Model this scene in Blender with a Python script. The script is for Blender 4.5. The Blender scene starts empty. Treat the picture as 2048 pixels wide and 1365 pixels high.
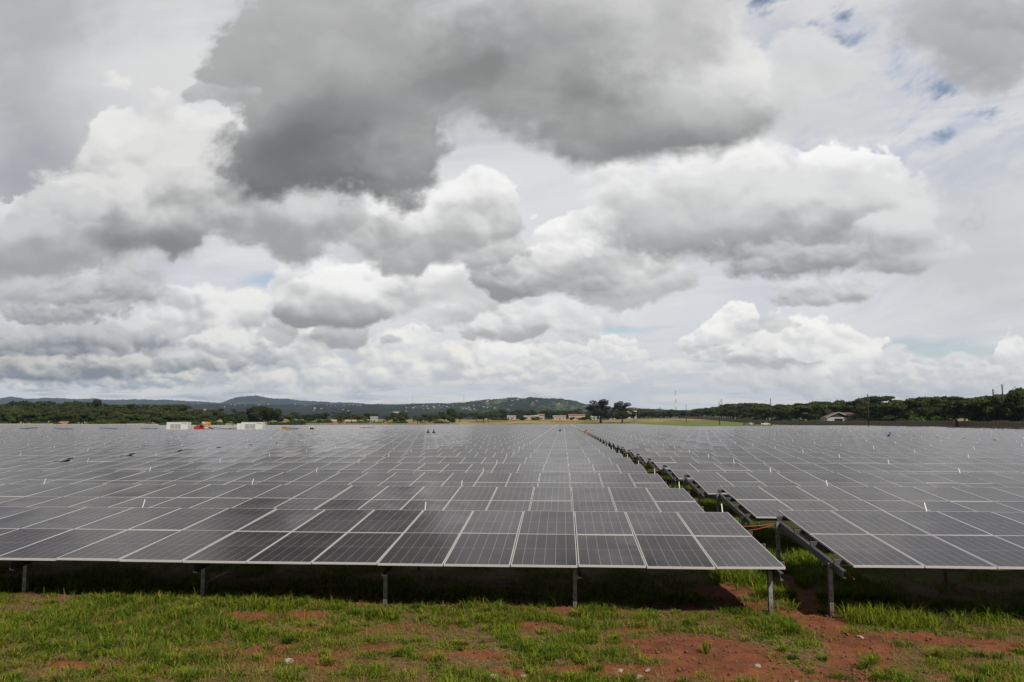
import bpy, bmesh, math, random
import numpy as np
from mathutils import Vector, Matrix

R = math.radians
sc = bpy.context.scene
col = sc.collection

# ------------------------------------------------------------------ camera
CAM_Z = 3.32
cam_d = bpy.data.cameras.new('camera')
cam = bpy.data.objects.new('camera', cam_d)
col.objects.link(cam)
cam_d.sensor_width = 36.0
cam_d.lens = 1565.0 / 2048.0 * 36.0
cam_d.clip_start = 0.1
cam_d.clip_end = 60000.0
cam.location = (0, 0, CAM_Z)
cam.rotation_euler = (R(90) + 0.1016, 0, 0.065)
sc.camera = cam
sc.view_settings.view_transform = 'Standard'
sc.view_settings.look = 'None'
sc.view_settings.gamma = 1.0
sc.view_settings.exposure = 0.0
sc.render.engine = 'CYCLES'
sc.cycles.max_bounces = 6
sc.cycles.diffuse_bounces = 2
sc.cycles.glossy_bounces = 3
sc.cycles.transparent_max_bounces = 4
sc.cycles.volume_bounces = 0

# ------------------------------------------------------------------ sun
SUN_EL, SUN_AZ = R(44), R(146)          # azimuth from +Y (view depth) clockwise: behind and to the right
SUN_DIR = Vector((math.sin(SUN_AZ) * math.cos(SUN_EL), math.cos(SUN_AZ) * math.cos(SUN_EL), math.sin(SUN_EL)))
sun_d = bpy.data.lights.new('sun', 'SUN')
sun_d.energy = 5.0
sun_d.angle = R(1.2)
sun_d.color = (1.0, 0.95, 0.87)
sun = bpy.data.objects.new('sun', sun_d)
sun.rotation_euler = SUN_DIR.to_track_quat('Z', 'Y').to_euler()
sun.location = (0, 0, 60)
col.objects.link(sun)
# clouds by direction: (u, v) = tangents of azimuth and elevation, half-widths, lit and shaded tone, softness ...
CLOUDS = [
    (-0.7289, 0.35, 0.2405, 0.2391, (0.4793, 0.4793, 0.4793), (0.3231, 0.3419, 0.3763), 1.0, 0.4, 0.9, 0.3, 0.5, 0.3),
    (-0.7425, 0.5596, 0.2385, 0.1269, (0.491, 0.491, 0.491), (0.3763, 0.3864, 0.4046), 1.0, 0.4, 0.8, 0.3, 0.5, 0.3),
    (-0.5432, 0.4733, 0.1825, 0.1898, (0.7605, 0.7605, 0.7605), (0.7157, 0.7157, 0.7157), 1.0, 0.5, 0.8, 0.3, 0.3, 0.3),
    (0.34, 0.3932, 0.125, 0.0605, (0.7011, 0.7011, 0.7011), (0.6038, 0.6038, 0.6038), 0.9, 0.7, 0.7, 0.4, 0.3, 0.6),
    (0.5581, 0.5009, 0.141, 0.0677, (0.5149, 0.5149, 0.5149), (0.3419, 0.3419, 0.3419), 0.8, 0.7, 0.85, 0.5, 0.4, 0.6),
    (0.3363, 0.4607, 0.0946, 0.0476, (0.7305, 0.7305, 0.7305), (0.6038, 0.6038, 0.6038), 0.7, 0.9, 0.9, 0.5, 0.3, 1),
    (0.5173, 0.2261, 0.1557, 0.1425, (0.6308, 0.6308, 0.6308), (0.5445, 0.5495, 0.5583), 1.0, 0.4, 0.8, 0.4, 0.3, 0.4),
    (-0.5785, 0.0573, 0.203, 0.0146, (0.7624, 0.7342, 0.6479), (0.3467, 0.3763, 0.4314), 0.7, 0.8, 0.9, 0.7, 0.1, 1.5),
    (-0.3424, 0.063, 0.2166, 0.0262, (0.8509, 0.8308, 0.7682), (0.4793, 0.5029, 0.5457), 0.6, 0.9, 0.9, 0.7, 0.1, 1.6),
    (-0.2501, 0.0822, 0.0983, 0.0314, (0.9089, 0.8879, 0.8228), (0.5867, 0.6025, 0.6308), 0.45, 0.9, 0.95, 0.7, 0.1, 1.6),
    (-0.1096, 0.0769, 0.1092, 0.0246, (0.9089, 0.8879, 0.8228), (0.5545, 0.5698, 0.5972), 0.4, 0.9, 0.95, 0.7, 0.1, 1.6),
    (-0.0741, 0.0845, 0.0386, 0.0233, (0.9451, 0.9344, 0.9005), (0.7305, 0.7305, 0.7305), 0.35, 0.9, 0.95, 0.7, 0.1, 1.3),
    (-0.1814, 0.0981, 0.03, 0.0209, (0.928, 0.9173, 0.8838), (0.6867, 0.6867, 0.6867), 0.35, 0.9, 0.95, 0.7, 0.1, 1.3),
    (-0.01, 0.0617, 0.0951, 0.0167, (0.8673, 0.8469, 0.7835), (0.5932, 0.6092, 0.6376), 0.5, 0.9, 0.9, 0.7, 0.1, 1.5),
    (0.0539, 0.0966, 0.0317, 0.0167, (0.928, 0.9173, 0.8838), (0.7011, 0.7011, 0.7011), 0.4, 0.9, 0.95, 0.7, 0.1, 1.3),
    (0.0855, 0.09, 0.0252, 0.0166, (0.9026, 0.8921, 0.8591), (0.6724, 0.6724, 0.6724), 0.4, 0.9, 0.9, 0.7, 0.1, 1.3),
    (-0.0035, 0.0841, 0.0446, 0.0154, (0.8776, 0.8673, 0.8348), (0.6584, 0.6584, 0.6584), 0.5, 0.9, 0.9, 0.7, 0.1, 1.3),
    (0.1291, 0.0675, 0.0562, 0.0114, (0.8449, 0.8348, 0.803), (0.6417, 0.6528, 0.6724), 0.5, 0.9, 0.8, 0.7, 0.1, 1.3),
    (0.2224, 0.0607, 0.037, 0.0202, (0.9173, 0.8963, 0.8308), (0.5906, 0.6038, 0.6274), 0.45, 0.9, 0.9, 0.7, 0.1, 1.4),
    (0.4177, 0.0569, 0.1963, 0.0299, (0.7816, 0.772, 0.7417), (0.5259, 0.5432, 0.5743), 0.5, 0.8, 0.9, 0.7, 0.1, 1.5),
    (0.4778, 0.0597, 0.101, 0.0161, (0.8129, 0.803, 0.772), (0.5972, 0.6105, 0.6342), 0.4, 0.9, 0.9, 0.7, 0.1, 1.5),
    (0.2973, 0.0887, 0.0734, 0.038, (0.9638, 0.9508, 0.9097), (0.6012, 0.6118, 0.6308), 0.35, 0.8, 1, 0.6, 0.1, 1.6),
    (0.2602, 0.0858, 0.0981, 0.0215, (0.8763, 0.8681, 0.842), (0.477, 0.4863, 0.5029), 0.4, 0.8, 0.95, 0.8, 0.1, 1.4),
    (0.1923, 0.0957, 0.0435, 0.0153, (0.9085, 0.9021, 0.8821), (0.552, 0.552, 0.552), 0.35, 0.8, 0.95, 0.8, 0.1, 1.2),
    (0.2116, 0.1178, 0.0373, 0.0256, (0.9625, 0.9516, 0.9173), (0.6724, 0.6724, 0.6724), 0.3, 0.9, 1, 0.7, 0.1, 1.4),
    (0.3131, 0.1012, 0.0428, 0.0285, (0.9726, 0.9595, 0.9182), (0.7157, 0.7157, 0.7157), 0.3, 0.9, 1, 0.6, 0.1, 1.5),
    (0.3582, 0.0821, 0.0365, 0.0226, (0.9464, 0.9335, 0.8929), (0.7011, 0.7011, 0.7011), 0.3, 0.9, 1, 0.6, 0.1, 1.5),
    (0.5508, 0.0841, 0.0202, 0.0248, (0.9097, 0.9013, 0.8747), (0.6724, 0.6724, 0.6724), 0.35, 0.9, 1, 0.6, 0.1, 1.3),
    (0.2213, 0.1305, 0.0224, 0.0128, (0.9612, 0.9525, 0.925), (0.7605, 0.7605, 0.7605), 0.35, 0.9, 1, 0.6, 0.1, 1.2),
    (0.255, 0.1143, 0.0371, 0.0102, (0.6724, 0.6724, 0.6724), (0.5149, 0.5149, 0.5149), 0.5, 0.9, 0.7, 0.6, 0.1, 1.0),
    (-0.6708, 0.1011, 0.1926, 0.031, (0.5776, 0.5776, 0.5776), (0.1547, 0.1721, 0.2051), 0.6, 0.6, 1, 1.1, 0.05, 0.8),
    (-0.7106, 0.0692, 0.1793, 0.0174, (0.6274, 0.6105, 0.5583), (0.1759, 0.1974, 0.2384), 0.6, 0.7, 0.9, 0.8, 0.1, 1.2),
    (-0.5181, 0.0789, 0.1486, 0.0173, (0.7212, 0.712, 0.6831), (0.2262, 0.2446, 0.2789), 0.6, 0.8, 0.9, 0.8, 0.1, 1.3),
    (-0.4663, 0.1431, 0.0746, 0.0369, (0.8751, 0.8689, 0.8493), (0.4276, 0.432, 0.4397), 0.4, 0.9, 1, 0.8, 0.1, 1.5),
    (-0.4105, 0.0995, 0.1004, 0.0239, (0.8449, 0.8348, 0.803), (0.4147, 0.4276, 0.4508), 0.45, 0.9, 0.95, 0.8, 0.1, 1.5),
    (-0.5181, 0.1537, 0.0411, 0.0229, (0.8388, 0.8388, 0.8388), (0.552, 0.552, 0.552), 0.5, 0.9, 0.9, 0.6, 0.1, 1.4),
    (-0.3434, 0.0991, 0.04, 0.0264, (0.8776, 0.8673, 0.8348), (0.552, 0.552, 0.552), 0.45, 0.9, 0.9, 0.6, 0.1, 1.4),
    (-0.3775, 0.1191, 0.0268, 0.0186, (0.6172, 0.6172, 0.6172), (0.4564, 0.4564, 0.4564), 0.5, 0.9, 0.95, 0.6, 0.2, 1.1),
    (-0.2837, 0.1105, 0.0496, 0.0184, (0.6308, 0.6308, 0.6308), (0.3823, 0.3885, 0.3994), 0.45, 0.8, 1, 0.7, 0.1, 1.0),
    (-0.2195, 0.1022, 0.0131, 0.0059, (0.6172, 0.6172, 0.6172), (0.4689, 0.4758, 0.4881), 0.6, 0.9, 0.9, 0.6, 0.1, 1.0),
    (-0.0547, 0.1297, 0.1027, 0.0287, (0.8751, 0.8689, 0.8493), (0.552, 0.552, 0.552), 0.45, 0.9, 0.9, 0.8, 0.1, 1.4),
    (-0.0741, 0.1201, 0.0836, 0.0208, (0.8412, 0.8372, 0.8244), (0.4342, 0.4342, 0.4342), 0.45, 0.8, 0.95, 1.0, 0.05, 1.2),
    (0.0096, 0.1388, 0.0702, 0.0221, (0.8917, 0.8854, 0.8656), (0.6584, 0.6584, 0.6584), 0.5, 0.9, 0.85, 0.7, 0.1, 1.3),
    (-0.1392, 0.1336, 0.0222, 0.0184, (0.6445, 0.6445, 0.6445), (0.4678, 0.4678, 0.4678), 0.6, 0.9, 0.9, 0.8, 0.1, 1.0),
    (-0.1615, 0.1404, 0.017, 0.0263, (0.7305, 0.7305, 0.7305), (0.5906, 0.5906, 0.5906), 0.8, 0.7, 0.7, 0.6, 0.1, 0.8),
    (0.0482, 0.1547, 0.1016, 0.026, (0.8388, 0.8388, 0.8388), (0.7305, 0.7305, 0.7305), 0.6, 0.9, 0.6, 0.6, 0.1, 1.2),
    (-0.3323, 0.1852, 0.0737, 0.0417, (0.9047, 0.9047, 0.9047), (0.552, 0.552, 0.552), 0.4, 0.9, 0.95, 0.8, 0.1, 1.4),
    (-0.2054, 0.1771, 0.1117, 0.0479, (0.9774, 0.9708, 0.9499), (0.5271, 0.5271, 0.5271), 0.32, 0.85, 1, 0.95, 0.1, 1.4),
    (-0.1428, 0.1797, 0.0491, 0.0345, (0.9599, 0.9534, 0.9327), (0.6172, 0.6172, 0.6172), 0.3, 0.9, 1, 0.8, 0.1, 1.4),
    (-0.2847, 0.1547, 0.0961, 0.0386, (0.9241, 0.9199, 0.9063), (0.3023, 0.3041, 0.3072), 0.32, 0.75, 1, 1.05, 0.02, 1.2),
    (-0.2777, 0.1394, 0.0893, 0.0199, (0.5149, 0.5149, 0.5149), (0.3023, 0.3041, 0.3072), 0.9, 0.35, 0.8, 0.7, -0.2, 0.5),
    (0.1125, 0.1897, 0.0696, 0.0379, (0.8738, 0.8697, 0.8566), (0.491, 0.491, 0.491), 0.4, 0.85, 1, 0.9, 0.1, 1.3),
    (0.036, 0.2136, 0.0641, 0.0569, (0.9761, 0.9717, 0.9577), (0.5149, 0.5149, 0.5149), 0.32, 0.9, 1, 0.9, 0.1, 1.4),
    (-0.0417, 0.1949, 0.0775, 0.037, (0.9586, 0.9542, 0.9404), (0.3023, 0.3041, 0.3072), 0.32, 0.75, 1, 1.05, 0.03, 1.2),
    (0.0293, 0.1809, 0.0703, 0.0288, (0.5776, 0.5776, 0.5776), (0.3023, 0.3041, 0.3072), 0.9, 0.4, 0.85, 0.7, -0.2, 0.6),
    (0.0039, 0.2405, 0.0452, 0.0266, (0.9586, 0.9542, 0.9404), (0.7454, 0.7454, 0.7454), 0.4, 0.9, 0.95, 0.7, 0.1, 1.3),
    (-0.0941, 0.2889, 0.0591, 0.0378, (0.9673, 0.9629, 0.949), (0.7157, 0.7157, 0.7157), 0.3, 0.9, 1, 0.7, 0.1, 1.4),
    (-0.1666, 0.2566, 0.1414, 0.0622, (0.9235, 0.9203, 0.9101), (0.4125, 0.4125, 0.4125), 0.35, 0.85, 1, 1.0, 0.08, 1.3),
    (-0.1995, 0.2269, 0.1252, 0.0268, (0.4678, 0.4678, 0.4678), (0.305, 0.305, 0.305), 1.0, 0.35, 0.75, 0.6, -0.2, 0.5),
    (0.3371, 0.1645, 0.0674, 0.0256, (0.7605, 0.7605, 0.7605), (0.3753, 0.3793, 0.3864), 0.7, 0.85, 0.95, 1.0, 0.05, 1.1),
    (0.2995, 0.149, 0.037, 0.0102, (0.6172, 0.6172, 0.6172), (0.4276, 0.432, 0.4397), 0.8, 0.8, 0.8, 0.8, 0.05, 1.0),
    (0.1077, 0.2851, 0.0958, 0.0635, (0.8388, 0.8388, 0.8388), (0.6172, 0.6172, 0.6172), 0.6, 0.8, 0.9, 0.6, 0.2, 1.2),
    (0.2421, 0.3024, 0.175, 0.0732, (0.9235, 0.9203, 0.9101), (0.552, 0.552, 0.552), 0.5, 0.85, 1, 0.8, 0.15, 1.3),
    (0.3616, 0.3066, 0.0775, 0.0594, (0.9573, 0.9551, 0.9482), (0.6172, 0.6172, 0.6172), 0.26, 0.9, 1, 0.8, 0.15, 1.5),
    (0.2786, 0.2623, 0.2102, 0.0618, (0.7605, 0.7605, 0.7605), (0.3037, 0.3045, 0.3061), 0.5, 0.7, 1, 1.0, 0.05, 1.0),
    (0.4257, 0.221, 0.0731, 0.0425, (0.7305, 0.7305, 0.7305), (0.3515, 0.3515, 0.3515), 0.4, 0.85, 1, 0.9, 0.1, 1.1),
    (0.265, 0.2299, 0.1855, 0.0339, (0.4125, 0.4125, 0.4125), (0.2623, 0.2623, 0.2623), 1.0, 0.35, 0.95, 0.6, -0.2, 0.5),
    (0.1456, 0.258, 0.1202, 0.0397, (0.6308, 0.6308, 0.6308), (0.4564, 0.4564, 0.4564), 1.0, 0.4, 0.7, 0.6, -0.1, 0.7),
    (0.3078, 0.2066, 0.1048, 0.0285, (0.6172, 0.6172, 0.6172), (0.2823, 0.2857, 0.2918), 0.75, 0.7, 0.9, 1.05, 0.02, 0.9),
    (-0.7131, 0.2172, 0.1889, 0.0729, (0.6445, 0.6445, 0.6445), (0.3823, 0.3885, 0.3994), 0.6, 0.7, 1, 0.7, 0.15, 1.1),
    (-0.5594, 0.3674, 0.0806, 0.0815, (0.8276, 0.8196, 0.7944), (0.6172, 0.6172, 0.6172), 0.3, 0.9, 1, 0.6, 0.15, 1.4),
    (-0.4397, 0.3437, 0.11, 0.1053, (0.8412, 0.8372, 0.8244), (0.6445, 0.6445, 0.6445), 0.8, 0.6, 0.9, 0.5, 0.2, 1.1),
    (-0.3755, 0.2737, 0.1084, 0.0618, (0.6724, 0.6724, 0.6724), (0.3613, 0.3613, 0.3613), 0.5, 0.7, 1, 0.9, 0.1, 0.9),
    (-0.549, 0.2974, 0.1386, 0.0839, (0.7628, 0.759, 0.7469), (0.3296, 0.3315, 0.3348), 0.4, 0.8, 1, 1.0, 0.05, 1.1),
    (-0.7267, 0.2624, 0.0779, 0.0307, (0.7605, 0.7605, 0.7605), (0.5149, 0.5149, 0.5149), 0.28, 0.8, 0.95, 0.8, 0.1, 1.2),
    (-0.6737, 0.265, 0.0669, 0.0446, (0.6584, 0.6584, 0.6584), (0.4342, 0.4342, 0.4342), 0.4, 0.85, 0.95, 0.7, 0.1, 1.1),
    (-0.7211, 0.2311, 0.1057, 0.0347, (0.6105, 0.6105, 0.6105), (0.3554, 0.3593, 0.3663), 0.5, 0.8, 0.9, 0.9, 0.1, 1.1),
    (-0.5603, 0.2425, 0.1312, 0.0358, (0.3419, 0.3419, 0.3419), (0.1334, 0.1367, 0.1427), 1.0, 0.35, 0.95, 0.6, -0.1, 0.4),
    (-0.6331, 0.1718, 0.0798, 0.03, (0.6172, 0.6172, 0.6172), (0.3149, 0.3204, 0.3301), 0.45, 0.85, 0.9, 0.9, 0.1, 1.0),
    (-0.6551, 0.189, 0.028, 0.0178, (0.7605, 0.7605, 0.7605), (0.6172, 0.6172, 0.6172), 0.9, 0.9, 0.6, 0.6, 0.1, 1.0),
    (-0.6803, 0.143, 0.0939, 0.0163, (0.5149, 0.5149, 0.5149), (0.2831, 0.2918, 0.3072), 0.6, 0.7, 0.85, 0.9, 0.1, 0.9),
    (0.2842, 0.4284, 0.1201, 0.0748, (0.7605, 0.7605, 0.7605), (0.5906, 0.5906, 0.5906), 0.9, 0.6, 0.95, 0.5, 0.3, 0.6),
    (0.182, 0.4449, 0.0964, 0.0963, (0.8574, 0.8534, 0.8404), (0.6584, 0.6584, 0.6584), 0.6, 0.7, 1, 0.4, 0.3, 0.8),
    (0.1379, 0.5151, 0.1105, 0.0768, (0.6182, 0.6165, 0.6112), (0.4452, 0.4452, 0.4452), 0.9, 0.6, 1, 0.4, 0.3, 0.6),
    (0.1096, 0.3959, 0.1924, 0.0532, (0.6308, 0.6308, 0.6308), (0.2542, 0.2542, 0.2542), 0.7, 0.6, 1, 1.0, 0.1, 0.5),
    (-0.3388, 0.4814, 0.1306, 0.1329, (0.4678, 0.4678, 0.4678), (0.314, 0.314, 0.314), 0.35, 0.7, 1, 0.4, 0.25, 0.45),
    (-0.2443, 0.5067, 0.1563, 0.1219, (0.553, 0.5514, 0.5464), (0.3515, 0.3515, 0.3515), 1.0, 0.3, 1, 0.3, 0.3, 0.35),
    (0.0125, 0.5193, 0.1058, 0.0775, (0.4686, 0.4672, 0.4626), (0.305, 0.305, 0.305), 1.0, 0.3, 0.8, 0.3, 0.3, 0.4),
    (-0.108, 0.4743, 0.1796, 0.1201, (0.3325, 0.3325, 0.3325), (0.1946, 0.1946, 0.1946), 1.0, 0.3, 1, 0.4, 0.4, 0.3),
    (0.0184, 0.429, 0.1566, 0.0691, (0.3821, 0.3808, 0.3768), (0.2307, 0.2307, 0.2307), 1.0, 0.35, 1, 0.5, 0.4, 0.4),
    (-0.3018, 0.3739, 0.1588, 0.0824, (0.402, 0.402, 0.402), (0.1602, 0.1614, 0.1636), 0.5, 0.65, 1, 0.9, 0.2, 0.45),
    (-0.2213, 0.3527, 0.0725, 0.0538, (0.4342, 0.4342, 0.4342), (0.2384, 0.2384, 0.2384), 0.85, 0.8, 0.95, 0.8, 0.2, 0.6),
    (-0.2109, 0.3285, 0.0469, 0.0246, (0.3712, 0.3712, 0.3712), (0.2542, 0.2542, 0.2542), 0.9, 0.8, 0.7, 0.8, 0.1, 0.6),
    (-0.2564, 0.4228, 0.1486, 0.0632, (0.305, 0.305, 0.305), (0.2384, 0.2384, 0.2384), 1.0, 0.25, 0.75, 0.3, 0.3, 0.3),
    (-0.3443, 0.3763, 0.1159, 0.0629, (0.2159, 0.2159, 0.2159), (0.1296, 0.1318, 0.1356), 1.0, 0.3, 0.95, 0.6, 0.3, 0.25),
    (-0.4715, 0.4463, 0.049, 0.0213, (0.5149, 0.5149, 0.5149), (0.3854, 0.3895, 0.3968), 0.6, 0.9, 0.85, 0.6, 0.2, 0.7),
]
GAPS = [(0.2189, 0.4985, 0.0291, 0.0345), (0.2688, 0.5451, 0.0707, 0.0208), (0.3779, 0.5426, 0.0697, 0.0234), (0.437, 0.5432, 0.0189, 0.0137), (0.3761, 0.5002, 0.0442, 0.0177), (0.4792, 0.4228, 0.0556, 0.0294), (0.5647, 0.4071, 0.0367, 0.0265), (0.4876, 0.3498, 0.0307, 0.0105)]
STREAKS = [(0.4674, 0.0877, 0.1192, 0.0125), (0.4125, 0.0743, 0.0901, 0.0056), (-0.3862, 0.1812, 0.0419, 0.0148), (0.0542, 0.1191, 0.076, 0.0058), (-0.0808, 0.2119, 0.043, 0.0093)]
# ------------------------------------------------------------------ sky
SKY_K = 0.1


class N:
    """a value in the node tree; arithmetic adds Math nodes"""
    def __init__(s, nt, sock): s.nt, s.k = nt, sock
    def _m(s, op, o=None, o2=None, clamp=False):
        n = s.nt.nodes.new('ShaderNodeMath'); n.operation = op; n.use_clamp = clamp
        s.nt.links.new(s.k, n.inputs[0])
        for i, q in ((1, o), (2, o2)):
            if q is None: continue
            if isinstance(q, N): s.nt.links.new(q.k, n.inputs[i])
            else: n.inputs[i].default_value = q
        return N(s.nt, n.outputs[0])
    def __add__(s, o): return s._m('ADD', o)
    def __sub__(s, o): return s._m('SUBTRACT', o)
    def __mul__(s, o): return s._m('MULTIPLY', o)
    def __truediv__(s, o): return s._m('DIVIDE', o)
    def madd(s, a, b, clamp=False): return s._m('MULTIPLY_ADD', a, b, clamp)
    def max(s, o): return s._m('MAXIMUM', o)
    def min(s, o): return s._m('MINIMUM', o)
    def clamp(s): return s._m('ADD', 0.0, clamp=True)
    def smooth(s, a, b, lo=0.0, hi=1.0):
        n = s.nt.nodes.new('ShaderNodeMapRange'); n.interpolation_type = 'SMOOTHSTEP'
        s.nt.links.new(s.k, n.inputs[0])
        for i, q in enumerate((a, b, lo, hi)): n.inputs[i + 1].default_value = q
        return N(s.nt, n.outputs[0])


def combine(nt, x, y, z=None):
    n = nt.nodes.new('ShaderNodeCombineXYZ')
    for i, q in enumerate((x, y, z)):
        if isinstance(q, N): nt.links.new(q.k, n.inputs[i])
        elif q is not None: n.inputs[i].default_value = q
    return n.outputs[0]


def noise(nt, vec, scale, detail=5, rough=0.55, dist=0.0, dim='2D'):
    n = nt.nodes.new('ShaderNodeTexNoise'); n.noise_dimensions = dim
    nt.links.new(vec, n.inputs['Vector'])
    n.inputs['Scale'].default_value = scale; n.inputs['Detail'].default_value = detail
    n.inputs['Roughness'].default_value = rough; n.inputs['Distortion'].default_value = dist
    return n


def mixc(nt, fac, a, b, blend='MIX'):
    n = nt.nodes.new('ShaderNodeMix'); n.data_type = 'RGBA'; n.blend_type = blend
    for i, q in ((0, fac), (6, a), (7, b)):
        if isinstance(q, N): nt.links.new(q.k, n.inputs[i])
        elif hasattr(q, 'is_output'): nt.links.new(q, n.inputs[i])
        elif i == 0: n.inputs[i].default_value = q
        else: n.inputs[i].default_value = (*q[:3], 1)
    return n.outputs[2]


def build_sky():
    w = bpy.data.worlds.new('World'); sc.world = w; w.use_nodes = True
    nt = w.node_tree; nt.nodes.clear()
    tc = nt.nodes.new('ShaderNodeTexCoord')
    sep = nt.nodes.new('ShaderNodeSeparateXYZ'); nt.links.new(tc.outputs['Generated'], sep.inputs[0])
    dx, dy, dz = (N(nt, sep.outputs[i]) for i in range(3))
    dya = dy._m('ABSOLUTE').max(0.16)
    u = dx / dya
    v = (dz / dya).max(-0.02).min(4.0)
    vc = v + 0.07
    q = combine(nt, u, v * 1.25)
    # domain warp, coarse and fine
    wn = noise(nt, q, 7.0, 4, 0.55)
    ws = nt.nodes.new('ShaderNodeSeparateColor'); nt.links.new(wn.outputs['Color'], ws.inputs[0])
    wu = N(nt, ws.outputs[0]) - 0.5; wv = N(nt, ws.outputs[1]) - 0.5
    amt = vc * 0.26
    pv = wv.madd(amt * 0.7, v)
    vs = wv.madd(amt * 0.35, v)
    p = combine(nt, wu.madd(amt, u), pv)
    # fields at three sizes: ragged edge and relief (lit from above and behind the viewer)
    fields = []
    for fr, dl in ((8.0, 0.030), (19.0, 0.012), (42.0, 0.0055)):
        qa = nt.nodes.new('ShaderNodeVectorMath'); qa.operation = 'ADD'
        nt.links.new(q, qa.inputs[0]); qa.inputs[1].default_value = (dl * 0.35, dl, 0)
        n1 = N(nt, noise(nt, q, fr, 6 if fr < 40 else 5, 0.62, 0.2).outputs[0])
        na_ = N(nt, noise(nt, q, fr * 0.8, 2.5, 0.5, 0.2).outputs[0])
        nb_ = N(nt, noise(nt, qa.outputs[0], fr * 0.8, 2.5, 0.5, 0.2).outputs[0])
        vo = nt.nodes.new('ShaderNodeTexVoronoi'); vo.voronoi_dimensions = '2D'; vo.feature = 'SMOOTH_F1'
        wq = nt.nodes.new('ShaderNodeVectorMath'); wq.operation = 'MULTIPLY_ADD'
        nt.links.new(wn.outputs['Color'], wq.inputs[0]); wq.inputs[1].default_value = (1.1 / fr, 1.1 / fr, 0); nt.links.new(q, wq.inputs[2])
        nt.links.new(wq.outputs[0], vo.inputs['Vector']); vo.inputs['Scale'].default_value = fr * 1.45
        vo.inputs['Smoothness'].default_value = 0.55
        puff = N(nt, vo.outputs['Distance']) - 0.42
        of = nt.nodes.new('ShaderNodeVectorMath'); of.operation = 'SUBTRACT'
        nt.links.new(wq.outputs[0], of.inputs[0]); nt.links.new(vo.outputs['Position'], of.inputs[1])
        dt = nt.nodes.new('ShaderNodeVectorMath'); dt.operation = 'DOT_PRODUCT'
        nt.links.new(of.outputs[0], dt.inputs[0]); dt.inputs[1].default_value = (fr * 0.10, fr * 0.42, 0)     # side of each billow that faces the light
        lit = N(nt, dt.outputs['Value'])
        fields.append(((n1 - 0.5).madd(1.45, puff * 0.55), (na_ - nb_).madd(1.2, lit)))
    fields = [(fields[0][0] + fields[1][0] * 0.30 + fields[2][0] * 0.14, fields[0][1] + fields[1][1] * 0.35 + fields[2][1] * 0.10),
              (fields[1][0] + fields[2][0] * 0.40, fields[1][1] + fields[2][1] * 0.40), fields[2]]
    # high thin sheet
    st = combine(nt, u * 1.1, v.madd(4.2, u * -0.5))
    s1 = N(nt, noise(nt, st, 2.4, 6, 0.6, 0.6).outputs[0])
    cr = nt.nodes.new('ShaderNodeValToRGB'); nt.links.new((v * 1.6).k, cr.inputs[0])
    e = cr.color_ramp.elements
    e[0].position = 0.0; e[0].color = (0.52, 0.57, 0.62, 1)
    e[1].position = 1.0; e[1].color = (0.54, 0.54, 0.575, 1)
    for pos, c in ((0.10, (0.64, 0.665, 0.70)), (0.25, (0.73, 0.74, 0.765)), (0.55, (0.69, 0.695, 0.72))):
        k = e.new(pos); k.color = (*c, 1)
    sheet = mixc(nt, s1.smooth(0.3, 0.72, 0.0, 0.75), cr.outputs[0], (0.76, 0.755, 0.76))
    sheet = mixc(nt, s1.smooth(0.52, 0.28, 0.0, 0.45), sheet, (0.50, 0.53, 0.60))
    # soft strata and small cumulus towards the horizon
    hq = combine(nt, u * 6.0, v * 46.0)
    hq2 = combine(nt, u * 7.0, v.madd(46.0, 0.42))
    h1 = N(nt, noise(nt, hq, 1.5, 6, 0.6, 0.0).outputs[0]); h2 = N(nt, noise(nt, hq2, 1.5, 5, 0.57, 0.0).outputs[0])
    hs = (h1 - h2).madd(2.8, 0.52).clamp()
    hdk = mixc(nt, u.smooth(-0.45, -0.05), (0.24, 0.28, 0.34), (0.48, 0.53, 0.58))
    hcol = mixc(nt, hs, hdk, (0.77, 0.75, 0.715))
    ha = h1.smooth(0.42, 0.56) * v.smooth(0.13, 0.06, 0.0, 0.85)
    sheet = mixc(nt, ha, sheet, hcol)
    # gaps where the blue shows through the sheet
    gap = None
    for (cu, cv, a, b) in GAPS:
        m = nt.nodes.new('ShaderNodeVectorMath'); m.operation = 'MULTIPLY_ADD'
        nt.links.new(p, m.inputs[0]); m.inputs[1].default_value = (1 / a, 1 / b, 0); m.inputs[2].default_value = (-cu / a, -cv / b, 0)
        l = nt.nodes.new('ShaderNodeVectorMath'); l.operation = 'LENGTH'; nt.links.new(m.outputs[0], l.inputs[0])
        d = N(nt, l.outputs['Value'])
        gap = d if gap is None else gap.min(d)
    mott = N(nt, noise(nt, combine(nt, u, v.madd(2.0, u * -0.9)), 13.0, 5, 0.6, 0.2).outputs[0])
    vd = nt.nodes.new('ShaderNodeVectorMath'); vd.operation = 'MULTIPLY_ADD'
    nt.links.new(p, vd.inputs[0]); vd.inputs[1].default_value = (1 / 0.30, 1 / 0.19, 0); vd.inputs[2].default_value = (-0.49 / 0.30, -0.42 / 0.19, 0)
    vl = nt.nodes.new('ShaderNodeVectorMath'); vl.operation = 'LENGTH'; nt.links.new(vd.outputs[0], vl.inputs[0])
    thin = N(nt, vl.outputs['Value']).smooth(1.15, 0.55) * (mott * 0.7 + s1 * 0.3).smooth(0.58, 0.36)
    sheet = mixc(nt, thin * 0.65, sheet, (0.45, 0.50, 0.63))
    ga = (gap.madd(0.20, mott)).smooth(0.66, 0.36, 0.0, 0.85)
    sky = nt.nodes.new('ShaderNodeTexSky'); sky.sky_type = 'NISHITA'; sky.sun_disc = False
    sky.sun_elevation = SUN_EL; sky.sun_rotation = SUN_AZ
    sky.air_density = 1.0; sky.dust_density = 0.6; sky.ozone_density = 1.6
    blue = mixc(nt, 1.0, sky.outputs[0], (SKY_K,) * 3, 'MULTIPLY')
    stk = None
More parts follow.
